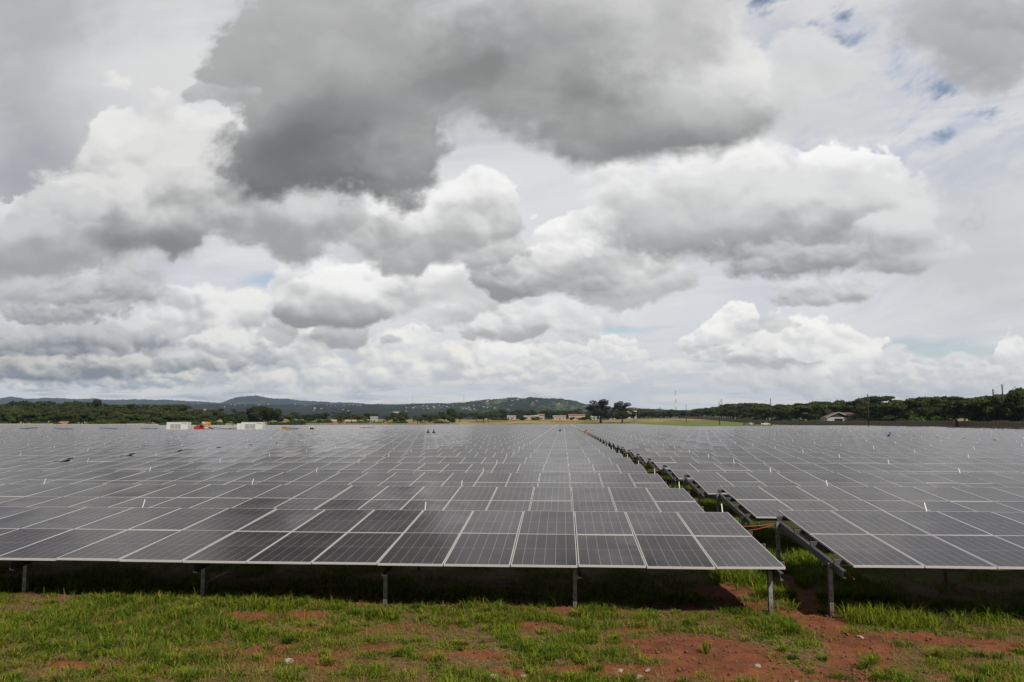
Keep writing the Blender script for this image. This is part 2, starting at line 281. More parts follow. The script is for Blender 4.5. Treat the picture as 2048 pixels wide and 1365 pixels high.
    for (cu, cv, a, b) in STREAKS:
        m = nt.nodes.new('ShaderNodeVectorMath'); m.operation = 'MULTIPLY_ADD'
        nt.links.new(p, m.inputs[0]); m.inputs[1].default_value = (1 / a, 1 / b, 0); m.inputs[2].default_value = (-cu / a, -cv / b, 0)
        l = nt.nodes.new('ShaderNodeVectorMath'); l.operation = 'LENGTH'; nt.links.new(m.outputs[0], l.inputs[0])
        d = N(nt, l.outputs['Value'])
        stk = d if stk is None else stk.min(d)
    ga = ga.max((stk + (s1 - 0.5) * 1.6).smooth(1.15, 0.35, 0.0, 0.62))
    cur = mixc(nt, ga, sheet, blue)
    for (cu, cv, a, b, ct, cb, soft, na, op, kv, kd, rel) in CLOUDS:
        m = nt.nodes.new('ShaderNodeVectorMath'); m.operation = 'MULTIPLY_ADD'
        nt.links.new(p, m.inputs[0]); m.inputs[1].default_value = (1 / a, 1 / b, 0); m.inputs[2].default_value = (-cu / a, -cv / b, 0)
        l = nt.nodes.new('ShaderNodeVectorMath'); l.operation = 'LENGTH'; nt.links.new(m.outputs[0], l.inputs[0])
        edge, relief = fields[0 if b > 0.034 else (1 if b > 0.017 else 2)]
        rl = N(nt, l.outputs['Value'])
        r = edge.madd(na, rl - 0.10)
        al = r.smooth(1.0 + 0.10 * soft, 1.0 - (soft if soft > 0.85 else soft * 0.62), 0.0, op)
        g = vs.madd(kv * 0.66 / b, 0.43 + kd * -0.6 - cv / b * kv * 0.66)
        g = rl.madd(kd, g)
        g = relief.madd(rel * 1.25, g).smooth(-0.22, 1.04)
        c = mixc(nt, g, cb, ct)
        cur = mixc(nt, al, cur, c)
    # added dimming of the unseen sky overhead and behind the viewer, deepens shade
    sky_dim = dy.smooth(-0.30, 0.10, 0.36, 1.0) * v.smooth(0.72, 1.3, 1.0, 0.38)
    sky_dimmed = nt.nodes.new('ShaderNodeVectorMath'); sky_dimmed.operation = 'SCALE'; nt.links.new(cur, sky_dimmed.inputs[0]); nt.links.new(sky_dim.k, sky_dimmed.inputs['Scale']); cur = sky_dimmed.outputs[0]
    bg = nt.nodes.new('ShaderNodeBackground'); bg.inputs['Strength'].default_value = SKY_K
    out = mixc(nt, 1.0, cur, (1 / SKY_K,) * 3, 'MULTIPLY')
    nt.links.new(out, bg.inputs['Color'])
    wo = nt.nodes.new('ShaderNodeOutputWorld'); nt.links.new(bg.outputs[0], wo.inputs[0])
    w.cycles.sampling_method = 'MANUAL'; w.cycles.sample_map_resolution = 512


build_sky()
# ------------------------------------------------------------------ helpers
random.seed(7)
rng = np.random.default_rng(7)


def tag(o, label=None, cat=None, group=None, kind=None):
    if label: o['label'] = label
    if cat: o['category'] = cat
    if group: o['group'] = group
    if kind: o['kind'] = kind
    return o


def empty(name, loc=(0, 0, 0), rz=0.0):
    o = bpy.data.objects.new(name, None); col.objects.link(o)
    o.location = loc; o.rotation_euler = (0, 0, rz); o.empty_display_size = 0.2
    return o


def link(name, me, parent=None, loc=(0, 0, 0), rot=(0, 0, 0)):
    o = bpy.data.objects.new(name, me); col.objects.link(o)
    o.parent = parent; o.location = loc; o.rotation_euler = rot
    return o


def np_mesh(name, V, quads=None, tris=None, mats=(), mat_idx=None, uv=None, smooth=False):
    """mesh from numpy arrays of corners"""
    me = bpy.data.meshes.new(name)
    nq = 0 if quads is None else len(quads); ntr = 0 if tris is None else len(tris)
    loops = np.concatenate([np.asarray(a, np.int32).ravel() for a in (quads, tris) if a is not None and len(a)])
    start = np.concatenate([np.arange(nq) * 4, nq * 4 + np.arange(ntr) * 3]).astype(np.int32)
    me.vertices.add(len(V)); me.vertices.foreach_set('co', np.asarray(V, np.float32).ravel())
    me.loops.add(len(loops)); me.loops.foreach_set('vertex_index', loops)
    me.polygons.add(nq + ntr); me.polygons.foreach_set('loop_start', start)
    for m in mats: me.materials.append(m)
    if mat_idx is not None: me.polygons.foreach_set('material_index', np.asarray(mat_idx, np.int32))
    if smooth: me.polygons.foreach_set('use_smooth', np.ones(nq + ntr, bool))
    if uv is not None:
        l = me.uv_layers.new(name='UVMap'); l.data.foreach_set('uv', np.asarray(uv, np.float32)[loops].ravel())
    me.update(calc_edges=True); me.validate()
    return me


class MB:
    """collects boxes, bars and polygons into one mesh"""
    def __init__(s): s.v, s.f, s.m, s.uv, s.sm, s.mats = [], [], [], {}, set(), []
    def mi(s, m):
        if m not in s.mats: s.mats.append(m)
        return s.mats.index(m)
    def face(s, pts, mat, uvs=None, smooth=False):
        b = len(s.v); s.v += [tuple(p) for p in pts]; s.f.append(tuple(range(b, b + len(pts)))); s.m.append(s.mi(mat))
        if uvs: s.uv[len(s.f) - 1] = uvs
        if smooth: s.sm.add(len(s.f) - 1)
    def hull8(s, p, mat):
        for q in ((0, 3, 2, 1), (4, 5, 6, 7), (0, 1, 5, 4), (1, 2, 6, 5), (2, 3, 7, 6), (3, 0, 4, 7)):
            s.face([p[i] for i in q], mat)
    def box(s, x0, x1, y0, y1, z0, z1, mat, M=None):
        p = [Vector(c) for c in ((x0, y0, z0), (x1, y0, z0), (x1, y1, z0), (x0, y1, z0), (x0, y0, z1), (x1, y0, z1), (x1, y1, z1), (x0, y1, z1))]
        if M is not None: p = [M @ c for c in p]
        s.hull8(p, mat)
    def bar(s, a, b, w, h, mat):
        a, b = Vector(a), Vector(b); d = (b - a).normalized()
        up = Vector((0, 0, 1)) if abs(d.z) < .95 else Vector((0, 1, 0))
        x = d.cross(up).normalized() * w / 2; z = x.cross(d).normalized() * h / 2
        s.hull8([a - x - z, a + x - z, b + x - z, b - x - z, a - x + z, a + x + z, b + x + z, b - x + z], mat)
    def tube(s, pts, r, mat, n=8, caps=True):
        pts = [Vector(p) for p in pts]; rr = r if isinstance(r, (list, tuple)) else [r] * len(pts)
        rings = []
        for i, p in enumerate(pts):
            d = (pts[min(i + 1, len(pts) - 1)] - pts[max(i - 1, 0)]).normalized()
            up = Vector((0, 0, 1)) if abs(d.z) < .9 else Vector((0, 1, 0))
            x = d.cross(up).normalized(); y = x.cross(d)
            rings.append([p + (x * math.cos(6.2832 * k / n) + y * math.sin(6.2832 * k / n)) * rr[i] for k in range(n)])
        b = len(s.v)
        for q in rings: s.v += [tuple(c) for c in q]
        mi = s.mi(mat)
        for i in range(len(rings) - 1):
            for k in range(n):
                s.f.append((b + i * n + k, b + i * n + (k + 1) % n, b + (i + 1) * n + (k + 1) % n, b + (i + 1) * n + k)); s.m.append(mi); s.sm.add(len(s.f) - 1)
        if caps:
            s.f.append(tuple(b + k for k in range(n))[::-1]); s.m.append(mi)
            s.f.append(tuple(b + (len(rings) - 1) * n + k for k in range(n))); s.m.append(mi)
    def prism(s, prof, x0, x1, mat, axis='x'):
        """profile of (y, z) swept along x"""
        n = len(prof)
        P = lambda x, q: (x, q[0], q[1]) if axis == 'x' else (q[0], x, q[1])
        for i in range(n):
            a, b = prof[i], prof[(i + 1) % n]
            s.face([P(x0, a), P(x0, b), P(x1, b), P(x1, a)], mat)
        s.face([P(x0, q) for q in prof][::-1], mat); s.face([P(x1, q) for q in prof], mat)
    def mesh(s, name):
        me = bpy.data.meshes.new(name); me.from_pydata(s.v, [], s.f)
        for m in s.mats: me.materials.append(m)
        me.polygons.foreach_set('material_index', np.array(s.m, np.int32))
        if s.sm:
            fl = np.zeros(len(s.f), bool); fl[list(s.sm)] = True; me.polygons.foreach_set('use_smooth', fl)
        if s.uv:
            l = me.uv_layers.new(name='UVMap')
            for i, u in s.uv.items():
                for li, c in zip(me.polygons[i].loop_indices, u): l.data[li].uv = c
        me.update()
        return me
    def fix(s, me):
        bm = bmesh.new(); bm.from_mesh(me); bmesh.ops.recalc_face_normals(bm, faces=bm.faces); bm.to_mesh(me); bm.free()
        return me
    def build(s, name, parent=None, loc=(0, 0, 0), rot=(0, 0, 0), fix=False):
        me = s.mesh(name)
        if fix: s.fix(me)
        return link(name, me, parent, loc, rot)


def copy_tree(o, parent=None):
    c = o.copy(); col.objects.link(c); c.parent = parent
    for ch in list(o.children): copy_tree(ch, c)
    return c


# ------------------------------------------------------------------ materials
def mat(name, color, rough=0.6, metal=0.0, spec=0.5, var=0.0, scale=3.0, bump=0.0, bscale=None, color2=None):
    m = bpy.data.materials.new(name); m.use_nodes = True
    nt = m.node_tree; b = nt.nodes['Principled BSDF']
    b.inputs['Base Color'].default_value = (*color, 1); b.inputs['Roughness'].default_value = rough
    b.inputs['Metallic'].default_value = metal; b.inputs['Specular IOR Level'].default_value = spec
    if var or bump:
        tc = nt.nodes.new('ShaderNodeTexCoord')
        if var:
            n = noise(nt, tc.outputs['Object'], scale, 5, 0.6, 0, '3D')
            c2 = color2 or tuple(c * (1 - var) for c in color)
            o = mixc(nt, N(nt, n.outputs[0]).smooth(0.35, 0.65), c2, color)
            nt.links.new(o, b.inputs['Base Color'])
        if bump:
            n = noise(nt, tc.outputs['Object'], bscale or scale * 4, 4, 0.6, 0, '3D')
            bn = nt.nodes.new('ShaderNodeBump'); bn.inputs['Strength'].default_value = bump; bn.inputs['Distance'].default_value = 0.03
            nt.links.new(n.outputs[0], bn.inputs['Height']); nt.links.new(bn.outputs[0], b.inputs['Normal'])
    return m


def glass_material():
    m = bpy.data.materials.new('panel_glass'); m.use_nodes = True
    nt = m.node_tree; b = nt.nodes['Principled BSDF']
    uv = nt.nodes.new('ShaderNodeUVMap')
    sp = nt.nodes.new('ShaderNodeSeparateXYZ'); nt.links.new(uv.outputs[0], sp.inputs[0])
    U, V = N(nt, sp.outputs[0]), N(nt, sp.outputs[1])
    def lines(x, n, half, size):     # distance in metres to the nearest of n+1 equally spaced lines
        f = x.madd(n, 0.5)._m('FRACT')
        return ((f - 0.5)._m('ABSOLUTE') * (size / n))._m('LESS_THAN', half)
    inner = (U - 0.5)._m('ABSOLUTE')._m('LESS_THAN', 0.482) * (V - 0.5)._m('ABSOLUTE')._m('LESS_THAN', 0.490)
    a = lines(U, 6, 0.0026, 1.134) * inner
    c = ((V - 0.5)._m('ABSOLUTE'))._m('LESS_THAN', 0.0019) * inner
    d = lines(V, 24, 0.0016, 2.278) * 0.22 * inner
    bus = lines(U, 60, 0.0007, 1.134) * 0.10 * inner
    edge = (inner._m('SUBTRACT', 1.0) * -0.55)
    msk = a.max(c * 0.8).max(d).max(bus).max(edge)
    ti = nt.nodes.new('ShaderNodeObjectInfo')
    base = mixc(nt, N(nt, ti.outputs['Random']), (0.0150, 0.0115, 0.0130), (0.0205, 0.0160, 0.0180))
    cc = mixc(nt, msk, base, (0.26, 0.25, 0.25))
    dz = (V.smooth(0.10, 0.0) * 0.10 + 0.012) * N(nt, noise(nt, uv.outputs[0], 9, 5, 0.7, 0.4, '2D').outputs[0]).smooth(0.4, 0.75)
    cc = mixc(nt, dz * 1.6, cc, (0.20, 0.14, 0.10))
    nt.links.new(cc, b.inputs['Base Color'])
    gp = nt.nodes.new('ShaderNodeNewGeometry')
    du = N(nt, noise(nt, gp.outputs['Position'], 1.1, 5, 0.65, 0.5, '3D').outputs[0])
    nt.links.new(du.smooth(0.4, 0.7, 0.07, 0.16).k, b.inputs['Roughness'])
    b.inputs['IOR'].default_value = 1.16
    b.inputs['Specular Tint'].default_value = (1.0, 0.90, 0.875, 1)
    return m


M = {}
M['glass'] = glass_material()
M['alu'] = mat('anodised_aluminium', (0.60, 0.59, 0.585), 0.42, 0.35)
M['back'] = mat('panel_backsheet', (0.05, 0.05, 0.055), 0.6)
M['galv'] = mat('galvanised_steel', (0.30, 0.31, 0.31), 0.5, 0.45, var=0.35, scale=9)
M['galv_dark'] = mat('dark_galvanised_steel', (0.085, 0.088, 0.092), 0.6, 0.3, var=0.3, scale=7)  # darker tone of the steel, for leg sides, rafters, purlins and small parts
M['primer'] = mat('primer_brown_steel', (0.20, 0.11, 0.08), 0.7, var=0.4, scale=20)
M['hole'] = mat('punched_hole', (0.012, 0.012, 0.012), 0.8)
M['rod'] = mat('white_marker_paint', (0.50, 0.50, 0.495), 0.5)
M['cable'] = mat('orange_cable_sheath', (0.36, 0.055, 0.03), 0.5)
M['white'] = mat('white_painted_steel', (0.56, 0.57, 0.55), 0.45, var=0.12, scale=1.2)
M['grille'] = mat('grey_louvre', (0.26, 0.29, 0.28), 0.55)
M['dark'] = mat('black_rubber', (0.02, 0.02, 0.02), 0.7)
M['red'] = mat('red_machine_paint', (0.28, 0.018, 0.016), 0.32)
M['window'] = mat('dark_window_glass', (0.015, 0.018, 0.02), 0.08)
M['yellow'] = mat('yellow_paint', (0.50, 0.29, 0.03), 0.5)
M['blue'] = mat('blue_workwear', (0.02, 0.06, 0.28), 0.8)
M['orange'] = mat('orange_vest', (0.65, 0.20, 0.04), 0.7)
M['navy'] = mat('navy_cloth', (0.012, 0.014, 0.025), 0.85)
M['skin'] = mat('skin', (0.10, 0.055, 0.035), 0.6)
M['hair'] = mat('hair', (0.01, 0.009, 0.008), 0.8)
M['car_white'] = mat('white_car_paint', (0.78, 0.78, 0.78), 0.25)
M['car_grey'] = mat('grey_car_paint', (0.22, 0.23, 0.25), 0.25, 0.3)
M['car_dark'] = mat('dark_car_paint', (0.02, 0.02, 0.025), 0.2)
M['lamp'] = mat('lamp_lens', (0.7, 0.7, 0.68), 0.2)
M['wood'] = mat('tarred_wood', (0.022, 0.017, 0.015), 0.8, var=0.4, scale=2)
M['ins'] = mat('porcelain', (0.6, 0.6, 0.58), 0.3)
M['precast'] = mat('precast_concrete', (0.27, 0.21, 0.165), 0.9, var=0.4, scale=1.1, bump=0.4, color2=(0.16, 0.122, 0.096))
M['post'] = mat('precast_post', (0.10, 0.078, 0.062), 0.9)
M['precast_pale'] = mat('pale_precast_concrete', (0.40, 0.37, 0.33), 0.9, var=0.25, scale=1.2)
M['plaster'] = mat('cream_plaster', (0.42, 0.31, 0.22), 0.85, var=0.2, scale=0.8)
M['plaster_white'] = mat('white_plaster', (0.38, 0.38, 0.365), 0.85, var=0.15, scale=0.8)
M['tin_red'] = mat('red_brown_roof_sheet', (0.15, 0.062, 0.050), 0.6, var=0.3, scale=1.5)
M['tin_bright'] = mat('bright_red_roof', (0.42, 0.06, 0.038), 0.55, var=0.15, scale=1.5)
M['tin_grey'] = mat('grey_roof_sheet', (0.33, 0.33, 0.32), 0.6, var=0.25, scale=1.5)
M['tin_orange'] = mat('orange_tile_roof', (0.26, 0.135, 0.085), 0.7, var=0.25, scale=1.5)
M['maroon'] = mat('maroon_boards', (0.035, 0.018, 0.016), 0.8)
M['green_tin'] = mat('grey_green_roof_sheet', (0.20, 0.26, 0.20), 0.6)
M['bark'] = mat('bark', (0.075, 0.055, 0.042), 0.9, var=0.4, scale=3)
M['stone'] = mat('pale_stone', (0.36, 0.28, 0.22), 0.85, var=0.3, scale=12, bump=0.5)
M['tower_red'] = mat('tower_red_paint', (0.33, 0.13, 0.11), 0.6)
M['tower_white'] = mat('tower_white_paint', (0.62, 0.62, 0.62), 0.6)
M['tower_grey'] = mat('tower_steel', (0.34, 0.35, 0.36), 0.6)
M['bluepanel'] = mat('stacked_panel_film', (0.05, 0.075, 0.14), 0.25)


def splash(m):
    """red soil splashed on the foot of the steel posts (object origin is at ground level)"""
    nt = m.node_tree; b = nt.nodes['Principled BSDF']; src = b.inputs['Base Color'].links[0].from_socket
    tc = nt.nodes.new('ShaderNodeTexCoord'); sp = nt.nodes.new('ShaderNodeSeparateXYZ'); nt.links.new(tc.outputs['Object'], sp.inputs[0])
    n = N(nt, noise(nt, tc.outputs['Object'], 14, 4, 0.6, 0, '3D').outputs[0])
    f = (N(nt, sp.outputs[2]) + (n - 0.5) * -0.3).smooth(0.22, 0.0, 0.0, 0.75)
    nt.links.new(mixc(nt, f, src, (0.15, 0.062, 0.034)), b.inputs['Base Color'])


splash(M['galv']); splash(M['galv_dark'])


def leaf_material(name, c1, c2, c3, scale=0.45):
    m = bpy.data.materials.new(name); m.use_nodes = True
    nt = m.node_tree; b = nt.nodes['Principled BSDF']
    tc = nt.nodes.new('ShaderNodeTexCoord'); oi = nt.nodes.new('ShaderNodeObjectInfo'); ge = nt.nodes.new('ShaderNodeNewGeometry')
    n = noise(nt, tc.outputs['Object'], scale, 3, 0.6, 0, '3D')
    c = mixc(nt, N(nt, n.outputs[0]).smooth(0.35, 0.65), c1, c2)
    c = mixc(nt, N(nt, ge.outputs['Random Per Island']).smooth(0.3, 1.0, 0.0, 0.55), c, c3)
    c = mixc(nt, N(nt, oi.outputs['Random']).smooth(0.0, 1.0, 0.0, 0.45), c, tuple(q * 0.6 for q in c1))
    nt.links.new(c, b.inputs['Base Color'])
    b.inputs['Roughness'].default_value = 0.7; b.inputs['Specular IOR Level'].default_value = 0.10
    tr = nt.nodes.new('ShaderNodeBsdfTranslucent'); nt.links.new(c, tr.inputs['Color'])
    mx = nt.nodes.new('ShaderNodeMixShader'); mx.inputs[0].default_value = 0.25
    out = nt.nodes['Material Output']
    nt.links.new(b.outputs[0], mx.inputs[1]); nt.links.new(tr.outputs[0], mx.inputs[2]); nt.links.new(mx.outputs[0], out.inputs[0])
    return m


M['leaf_dark'] = leaf_material('dark_leaves', (0.030, 0.046, 0.013), (0.052, 0.072, 0.020), (0.095, 0.112, 0.030))
M['leaf_mid'] = leaf_material('green_leaves', (0.046, 0.066, 0.016), (0.072, 0.094, 0.022), (0.118, 0.135, 0.034))
M['leaf_olive'] = leaf_material('olive_leaves', (0.055, 0.058, 0.026), (0.078, 0.078, 0.034), (0.10, 0.10, 0.045))
M['leaf_light'] = leaf_material('light_green_leaves', (0.060, 0.105, 0.016), (0.090, 0.145, 0.024), (0.14, 0.185, 0.034))
M['leaf_gum'] = leaf_material('grey_green_leaves', (0.036, 0.046, 0.026), (0.052, 0.062, 0.034), (0.075, 0.085, 0.045))


def smoothstep(a, b, x):
    t = np.clip((x - a) / (b - a), 0, 1); return t * t * (3 - 2 * t)


def vnoise(x, y, s=0):
    """smooth value noise, numpy"""
    xi, yi = np.floor(x).astype(np.int64), np.floor(y).astype(np.int64)
    fx, fy = x - xi, y - yi; fx = fx * fx * (3 - 2 * fx); fy = fy * fy * (3 - 2 * fy)
    def h(a, b):
        n = (a * 374761393 + b * 668265263 + s * 974711) & 0x7fffffff
        n = ((n ^ (n >> 13)) * 1274126177) & 0x7fffffff
        return ((n ^ (n >> 16)) & 0xffff) / 65535.0
    return (h(xi, yi) * (1 - fx) + h(xi + 1, yi) * fx) * (1 - fy) + (h(xi, yi + 1) * (1 - fx) + h(xi + 1, yi + 1) * fx) * fy


def fbm(x, y, o=4, s=0):
    r, a, t = 0.0, 1.0, 0.0
    for i in range(o):
        r = r + a * vnoise(x, y, s + i); t += a; a *= 0.5; x = x * 2.03 + 7.1; y = y * 2.03 + 3.7
    return r / t
# ------------------------------------------------------------------ ground
# bare red soil: (x, y, half-width, half-depth, strength)
BARE = [(3.3, 15.8, .75, 1.2, .85), (-2.6, 11.6, .6, .25, .7), (-.6, 13.2, .8, .22, .7), (-7.4, 12.4, .6, .25, .6), (1.2, 13.1, .5, .25, .6), (1.95, 11.7, .95, .95, 1.25), (2.4, 12.1, .5, .5, 1.0), (2.3, 10.9, .9, .4, .9), (4.62, 17.2, .35, 1.2, 1.0), (4.45, 15.6, .36, .9, 1.1), (4.3, 14.2, .35, .8, 1.0),
        (4.25, 13.2, .40, .6, 1.1), (4.5, 12.5, .55, .45, 1.1), (4.2, 11.7, .55, .5, 1.0), (3.7, 11.0, .6, .45, .9), (5.6, 12.9, .75, .28, .9), (6.6, 12.7, .9, .30, .9),
        (-4.9, 13.2, .9, .32, .95), (-3.0, 12.6, .8, .3, .7), (-6.4, 10.4, .7, .3, .6), (-1.4, 11.3, .7, .25, .6), (-3.9, 11.0, 1.0, .6, .55), (-5.6, 11.2, 1.0, .4, .45), (.5, 10.9, .9, .3, .8), (-1.5, 14.35, 3.0, .28, .55), (-4.2, 12.3, .7, .25, .5), (1.0, 12.0, .5, .4, .5),
        (-.5, 10.6, .8, .25, .6), (2.1, 14.6, .7, .35, .6), (5.4, 11.2, .6, .3, .6), (-2.2, 12.9, .5, .2, .5)]


def bare(x, y):
    wx = (fbm(x * 1.6, y * 1.6, 3, 11) - .5) * .9; wy = (fbm(x * 1.6, y * 1.6, 3, 23) - .5) * .6
    b = np.zeros_like(x)
    for (cx, cy, a, c, s) in BARE:
        d = np.sqrt(((x + wx - cx) / a) ** 2 + ((y + wy - cy) / c) ** 2)
        b = np.maximum(b, s * (1 - smoothstep(.55, 1.4, d)))
    return b * (.55 + .75 * smoothstep(.28, .55, fbm(x * 2.6, y * 3.2, 3, 37)))


def gz(x, y):
    z = -0.013 * np.clip(x, -14, 14) * (1 - smoothstep(30, 120, y))
    z = z + 5.0 * smoothstep(470, 900, y)
    lim = 288 + 66 * smoothstep(86, 92, x)
    z = z + .8 * np.maximum(smoothstep(132, 136, x) * smoothstep(170, 205, y), smoothstep(47, 56, x) * smoothstep(lim, lim + 45, y))
    return z


def gz_fine(x, y):
    near = (1 - smoothstep(24, 40, y)) * (1 - smoothstep(14, 20, np.abs(x)))
    z = gz(x, y) + near * ((fbm(x * .7, y * .7, 3, 5) - .5) * .12 + (fbm(x * 4.1, y * 4.1, 3, 9) - .5) * .045 + (fbm(x * 13, y * 13, 2, 19) - .5) * .034)
    d = np.sqrt(((x - 1.95) / 1.2) ** 2 + ((y - 11.7) / 1.3) ** 2)
    z = z + .065 * (1 - smoothstep(.2, 1.1, d)) * (1 + .5 * (fbm(x * 3, y * 3, 3, 2) - .5))
    return z


def g1(x, y): return float(gz(np.array([float(x)]), np.array([float(y)]))[0])


def g1f(x, y): return float(gz_fine(np.array([float(x)]), np.array([float(y)]))[0])


def ground_material():
    m = bpy.data.materials.new('soil_and_grassland'); m.use_nodes = True
    nt = m.node_tree; b = nt.nodes['Principled BSDF']
    ge = nt.nodes.new('ShaderNodeNewGeometry'); P = ge.outputs['Position']
    sp = nt.nodes.new('ShaderNodeSeparateXYZ'); nt.links.new(P, sp.inputs[0])
    Y = N(nt, sp.outputs[1]); X = N(nt, sp.outputs[0])
    at = nt.nodes.new('ShaderNodeAttribute'); at.attribute_name = 'bare'
    br = N(nt, at.outputs['Fac'])
    big = N(nt, noise(nt, P, 0.9, 5, 0.6, 0.3, '3D').outputs[0]); fine = N(nt, noise(nt, P, 22, 5, 0.65, 0.2, '3D').outputs[0]); mid = N(nt, noise(nt, P, 5, 5, 0.6, 0.4, '3D').outputs[0])
    soil = mixc(nt, mid.smooth(0.3, 0.7), (0.128, 0.040, 0.016), (0.192, 0.070, 0.031))
    soil = mixc(nt, fine.smooth(0.55, 0.72, 0, 0.5), soil, (0.19, 0.108, 0.065))
    soil = mixc(nt, big.smooth(0.55, 0.35, 0, 0.5), soil, (0.066, 0.025, 0.013))
    litter = mixc(nt, fine.smooth(0.35, 0.7), (0.072, 0.044, 0.018), (0.195, 0.118, 0.052))
    litter = mixc(nt, mid.smooth(0.45, 0.7, 0, 0.6), litter, (0.045, 0.050, 0.012))
    near = mixc(nt, (br + (mid - 0.5) * 0.9).smooth(0.15, 0.6), litter, soil)
    # grassland further off
    fx = nt.nodes.new('ShaderNodeMapping'); nt.links.new(P, fx.inputs[0]); fx.inputs['Scale'].default_value = (0.02, 0.006, 0.02)
    f1 = N(nt, noise(nt, fx.outputs[0], 1.0, 6, 0.6, 0.4, '3D').outputs[0])
    f2 = N(nt, noise(nt, P, 0.35, 5, 0.7, 0.0, '3D').outputs[0])
    far = mixc(nt, (f1 + (f2 - 0.5) * 0.5).smooth(0.42, 0.60), (0.120, 0.110, 0.034), (0.275, 0.205, 0.085))
    right = mixc(nt, f2.smooth(0.3, 0.7), (0.085, 0.120, 0.022), (0.130, 0.150, 0.038))
    far = mixc(nt, X.smooth(44, 60) * Y.smooth(720, 560), far, right)
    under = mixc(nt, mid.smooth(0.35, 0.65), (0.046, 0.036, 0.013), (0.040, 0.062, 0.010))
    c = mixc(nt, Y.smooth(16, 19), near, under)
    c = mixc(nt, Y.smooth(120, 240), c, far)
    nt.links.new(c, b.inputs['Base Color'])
    b.inputs['Roughness'].default_value = 0.95; b.inputs['Specular IOR Level'].default_value = 0.15
    bn = nt.nodes.new('ShaderNodeBump'); bn.inputs['Strength'].default_value = 0.7; bn.inputs['Distance'].default_value = 0.03
    nt.links.new((fine.madd(0.5, mid)).k, bn.inputs['Height']); nt.links.new(bn.outputs[0], b.inputs['Normal'])
    return m


def build_ground():
    xs = np.concatenate([-np.geomspace(14.05, 9400, 42)[::-1], np.arange(-14, 14.01, .075), np.geomspace(14.05, 40, 10), np.arange(44, 150, 3.0), np.geomspace(152, 9400, 30)])
    ys = np.concatenate([[-400, -200, -60, -10, 0, 4, 7], np.arange(8.5, 20, .07), np.geomspace(20.1, 160, 34), np.arange(165, 470, 6.0), np.linspace(480, 960, 33), np.geomspace(1000, 9600, 20)])
    Xg, Yg = np.meshgrid(xs, ys); Z = gz_fine(Xg, Yg)
    V = np.stack([Xg, Yg, Z], -1).reshape(-1, 3)
    nx = len(xs); i = np.arange(len(ys) - 1)[:, None] * nx + np.arange(nx - 1)[None, :]; i = i.ravel()
    q = np.stack([i, i + 1, i + nx + 1, i + nx], 1)
    me = np_mesh('ground', V, quads=q, mats=[ground_material()], smooth=True)
    a = me.attributes.new('bare', 'FLOAT', 'POINT')
    b = np.where((np.abs(Xg) < 16) & (Yg < 30), bare(Xg, Yg), 0.0)
    a.data.foreach_set('value', b.ravel().astype(np.float32))
    o = link('ground', me); tag(o, kind='structure')


build_ground()
# ------------------------------------------------------------------ the solar tables
TILT = R(4.9); CT, ST = math.cos(TILT), math.sin(TILT)
COLS, PW, PL, PITCH_X, GAP_Y = 9, 1.134, 2.278, 1.154, 0.020
TW = COLS * PITCH_X                       # 10.386
H0 = 0.875                                # glass height at the front edge
ROW0, ROWP = 13.65, 6.60
RX = Matrix.Rotation(TILT, 4, 'X')


def slope(t, n=0.0):                      # (y, z) at distance t up the slope, n below the glass
    return t * CT + n * ST, H0 + t * ST - n * CT


def panel_meshes():
    n, m = 7, 9
    xs = np.linspace(-PW / 2 + .012, PW / 2 - .012, n); ys = np.linspace(-PL / 2 + .012, PL / 2 - .012, m)
    Xg, Yg = np.meshgrid(xs, ys)
    sag = -0.0062 * np.cos(Xg / PW * math.pi) ** .8 * np.cos(Yg / PL * math.pi) ** .8
    V = np.stack([Xg, Yg, sag], -1).reshape(-1, 3)
    uv = np.stack([Xg / PW + .5, Yg / PL + .5], -1).reshape(-1, 2)
    i = (np.arange(m - 1)[:, None] * n + np.arange(n - 1)[None, :]).ravel()
    q = np.stack([i, i + 1, i + n + 1, i + n], 1)
    # backsheet
    b = len(V); V = np.concatenate([V, [(-.55, -1.12, -.012), (.55, -1.12, -.012), (.55, 1.12, -.012), (-.55, 1.12, -.012)]])
    uv = np.concatenate([uv, np.zeros((4, 2))]); q = np.concatenate([q, [[b + 3, b + 2, b + 1, b]]])
    g = np_mesh('solar_panel', V, quads=q, mats=[M['glass'], M['back']], mat_idx=[0] * (len(q) - 1) + [1], uv=uv, smooth=True)
    f = MB(); a, c, l, d, t = PW / 2, PL / 2, .0115, .035, .0015
    f.box(-a, a, -c, -c + l, -d, t, M['alu']); f.box(-a, a, c - l, c, -d, t, M['alu'])
    f.box(-a, -a + l, -c + l, c - l, -d, t, M['alu']); f.box(a - l, a, -c + l, c - l, -d, t, M['alu'])
    return g, f.mesh('panel_frame')


G_PANEL, G_FRAME = panel_meshes()


def leg_mesh(top, name='leg'):
    b = MB(); w, d, t = .068, .095, .007
    z0 = -0.7
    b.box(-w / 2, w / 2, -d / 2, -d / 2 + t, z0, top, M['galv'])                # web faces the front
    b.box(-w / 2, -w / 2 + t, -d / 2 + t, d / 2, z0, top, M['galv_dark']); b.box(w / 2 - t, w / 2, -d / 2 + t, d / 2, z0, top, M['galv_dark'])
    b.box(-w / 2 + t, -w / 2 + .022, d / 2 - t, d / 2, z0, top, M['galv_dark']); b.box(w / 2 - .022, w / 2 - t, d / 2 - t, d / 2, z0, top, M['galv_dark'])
    for z in (.10, .26, top - .08):
        b.box(-.009, .009, -d / 2 - .002, -d / 2 + .001, z - .014, z + .014, M['hole'])
    b.box(-w / 2 - .001, w / 2 + .001, -d / 2 - .0015, -d / 2 + .001, top * .62, top * .62 + .004, M['galv_dark'])
    return b.mesh(name)


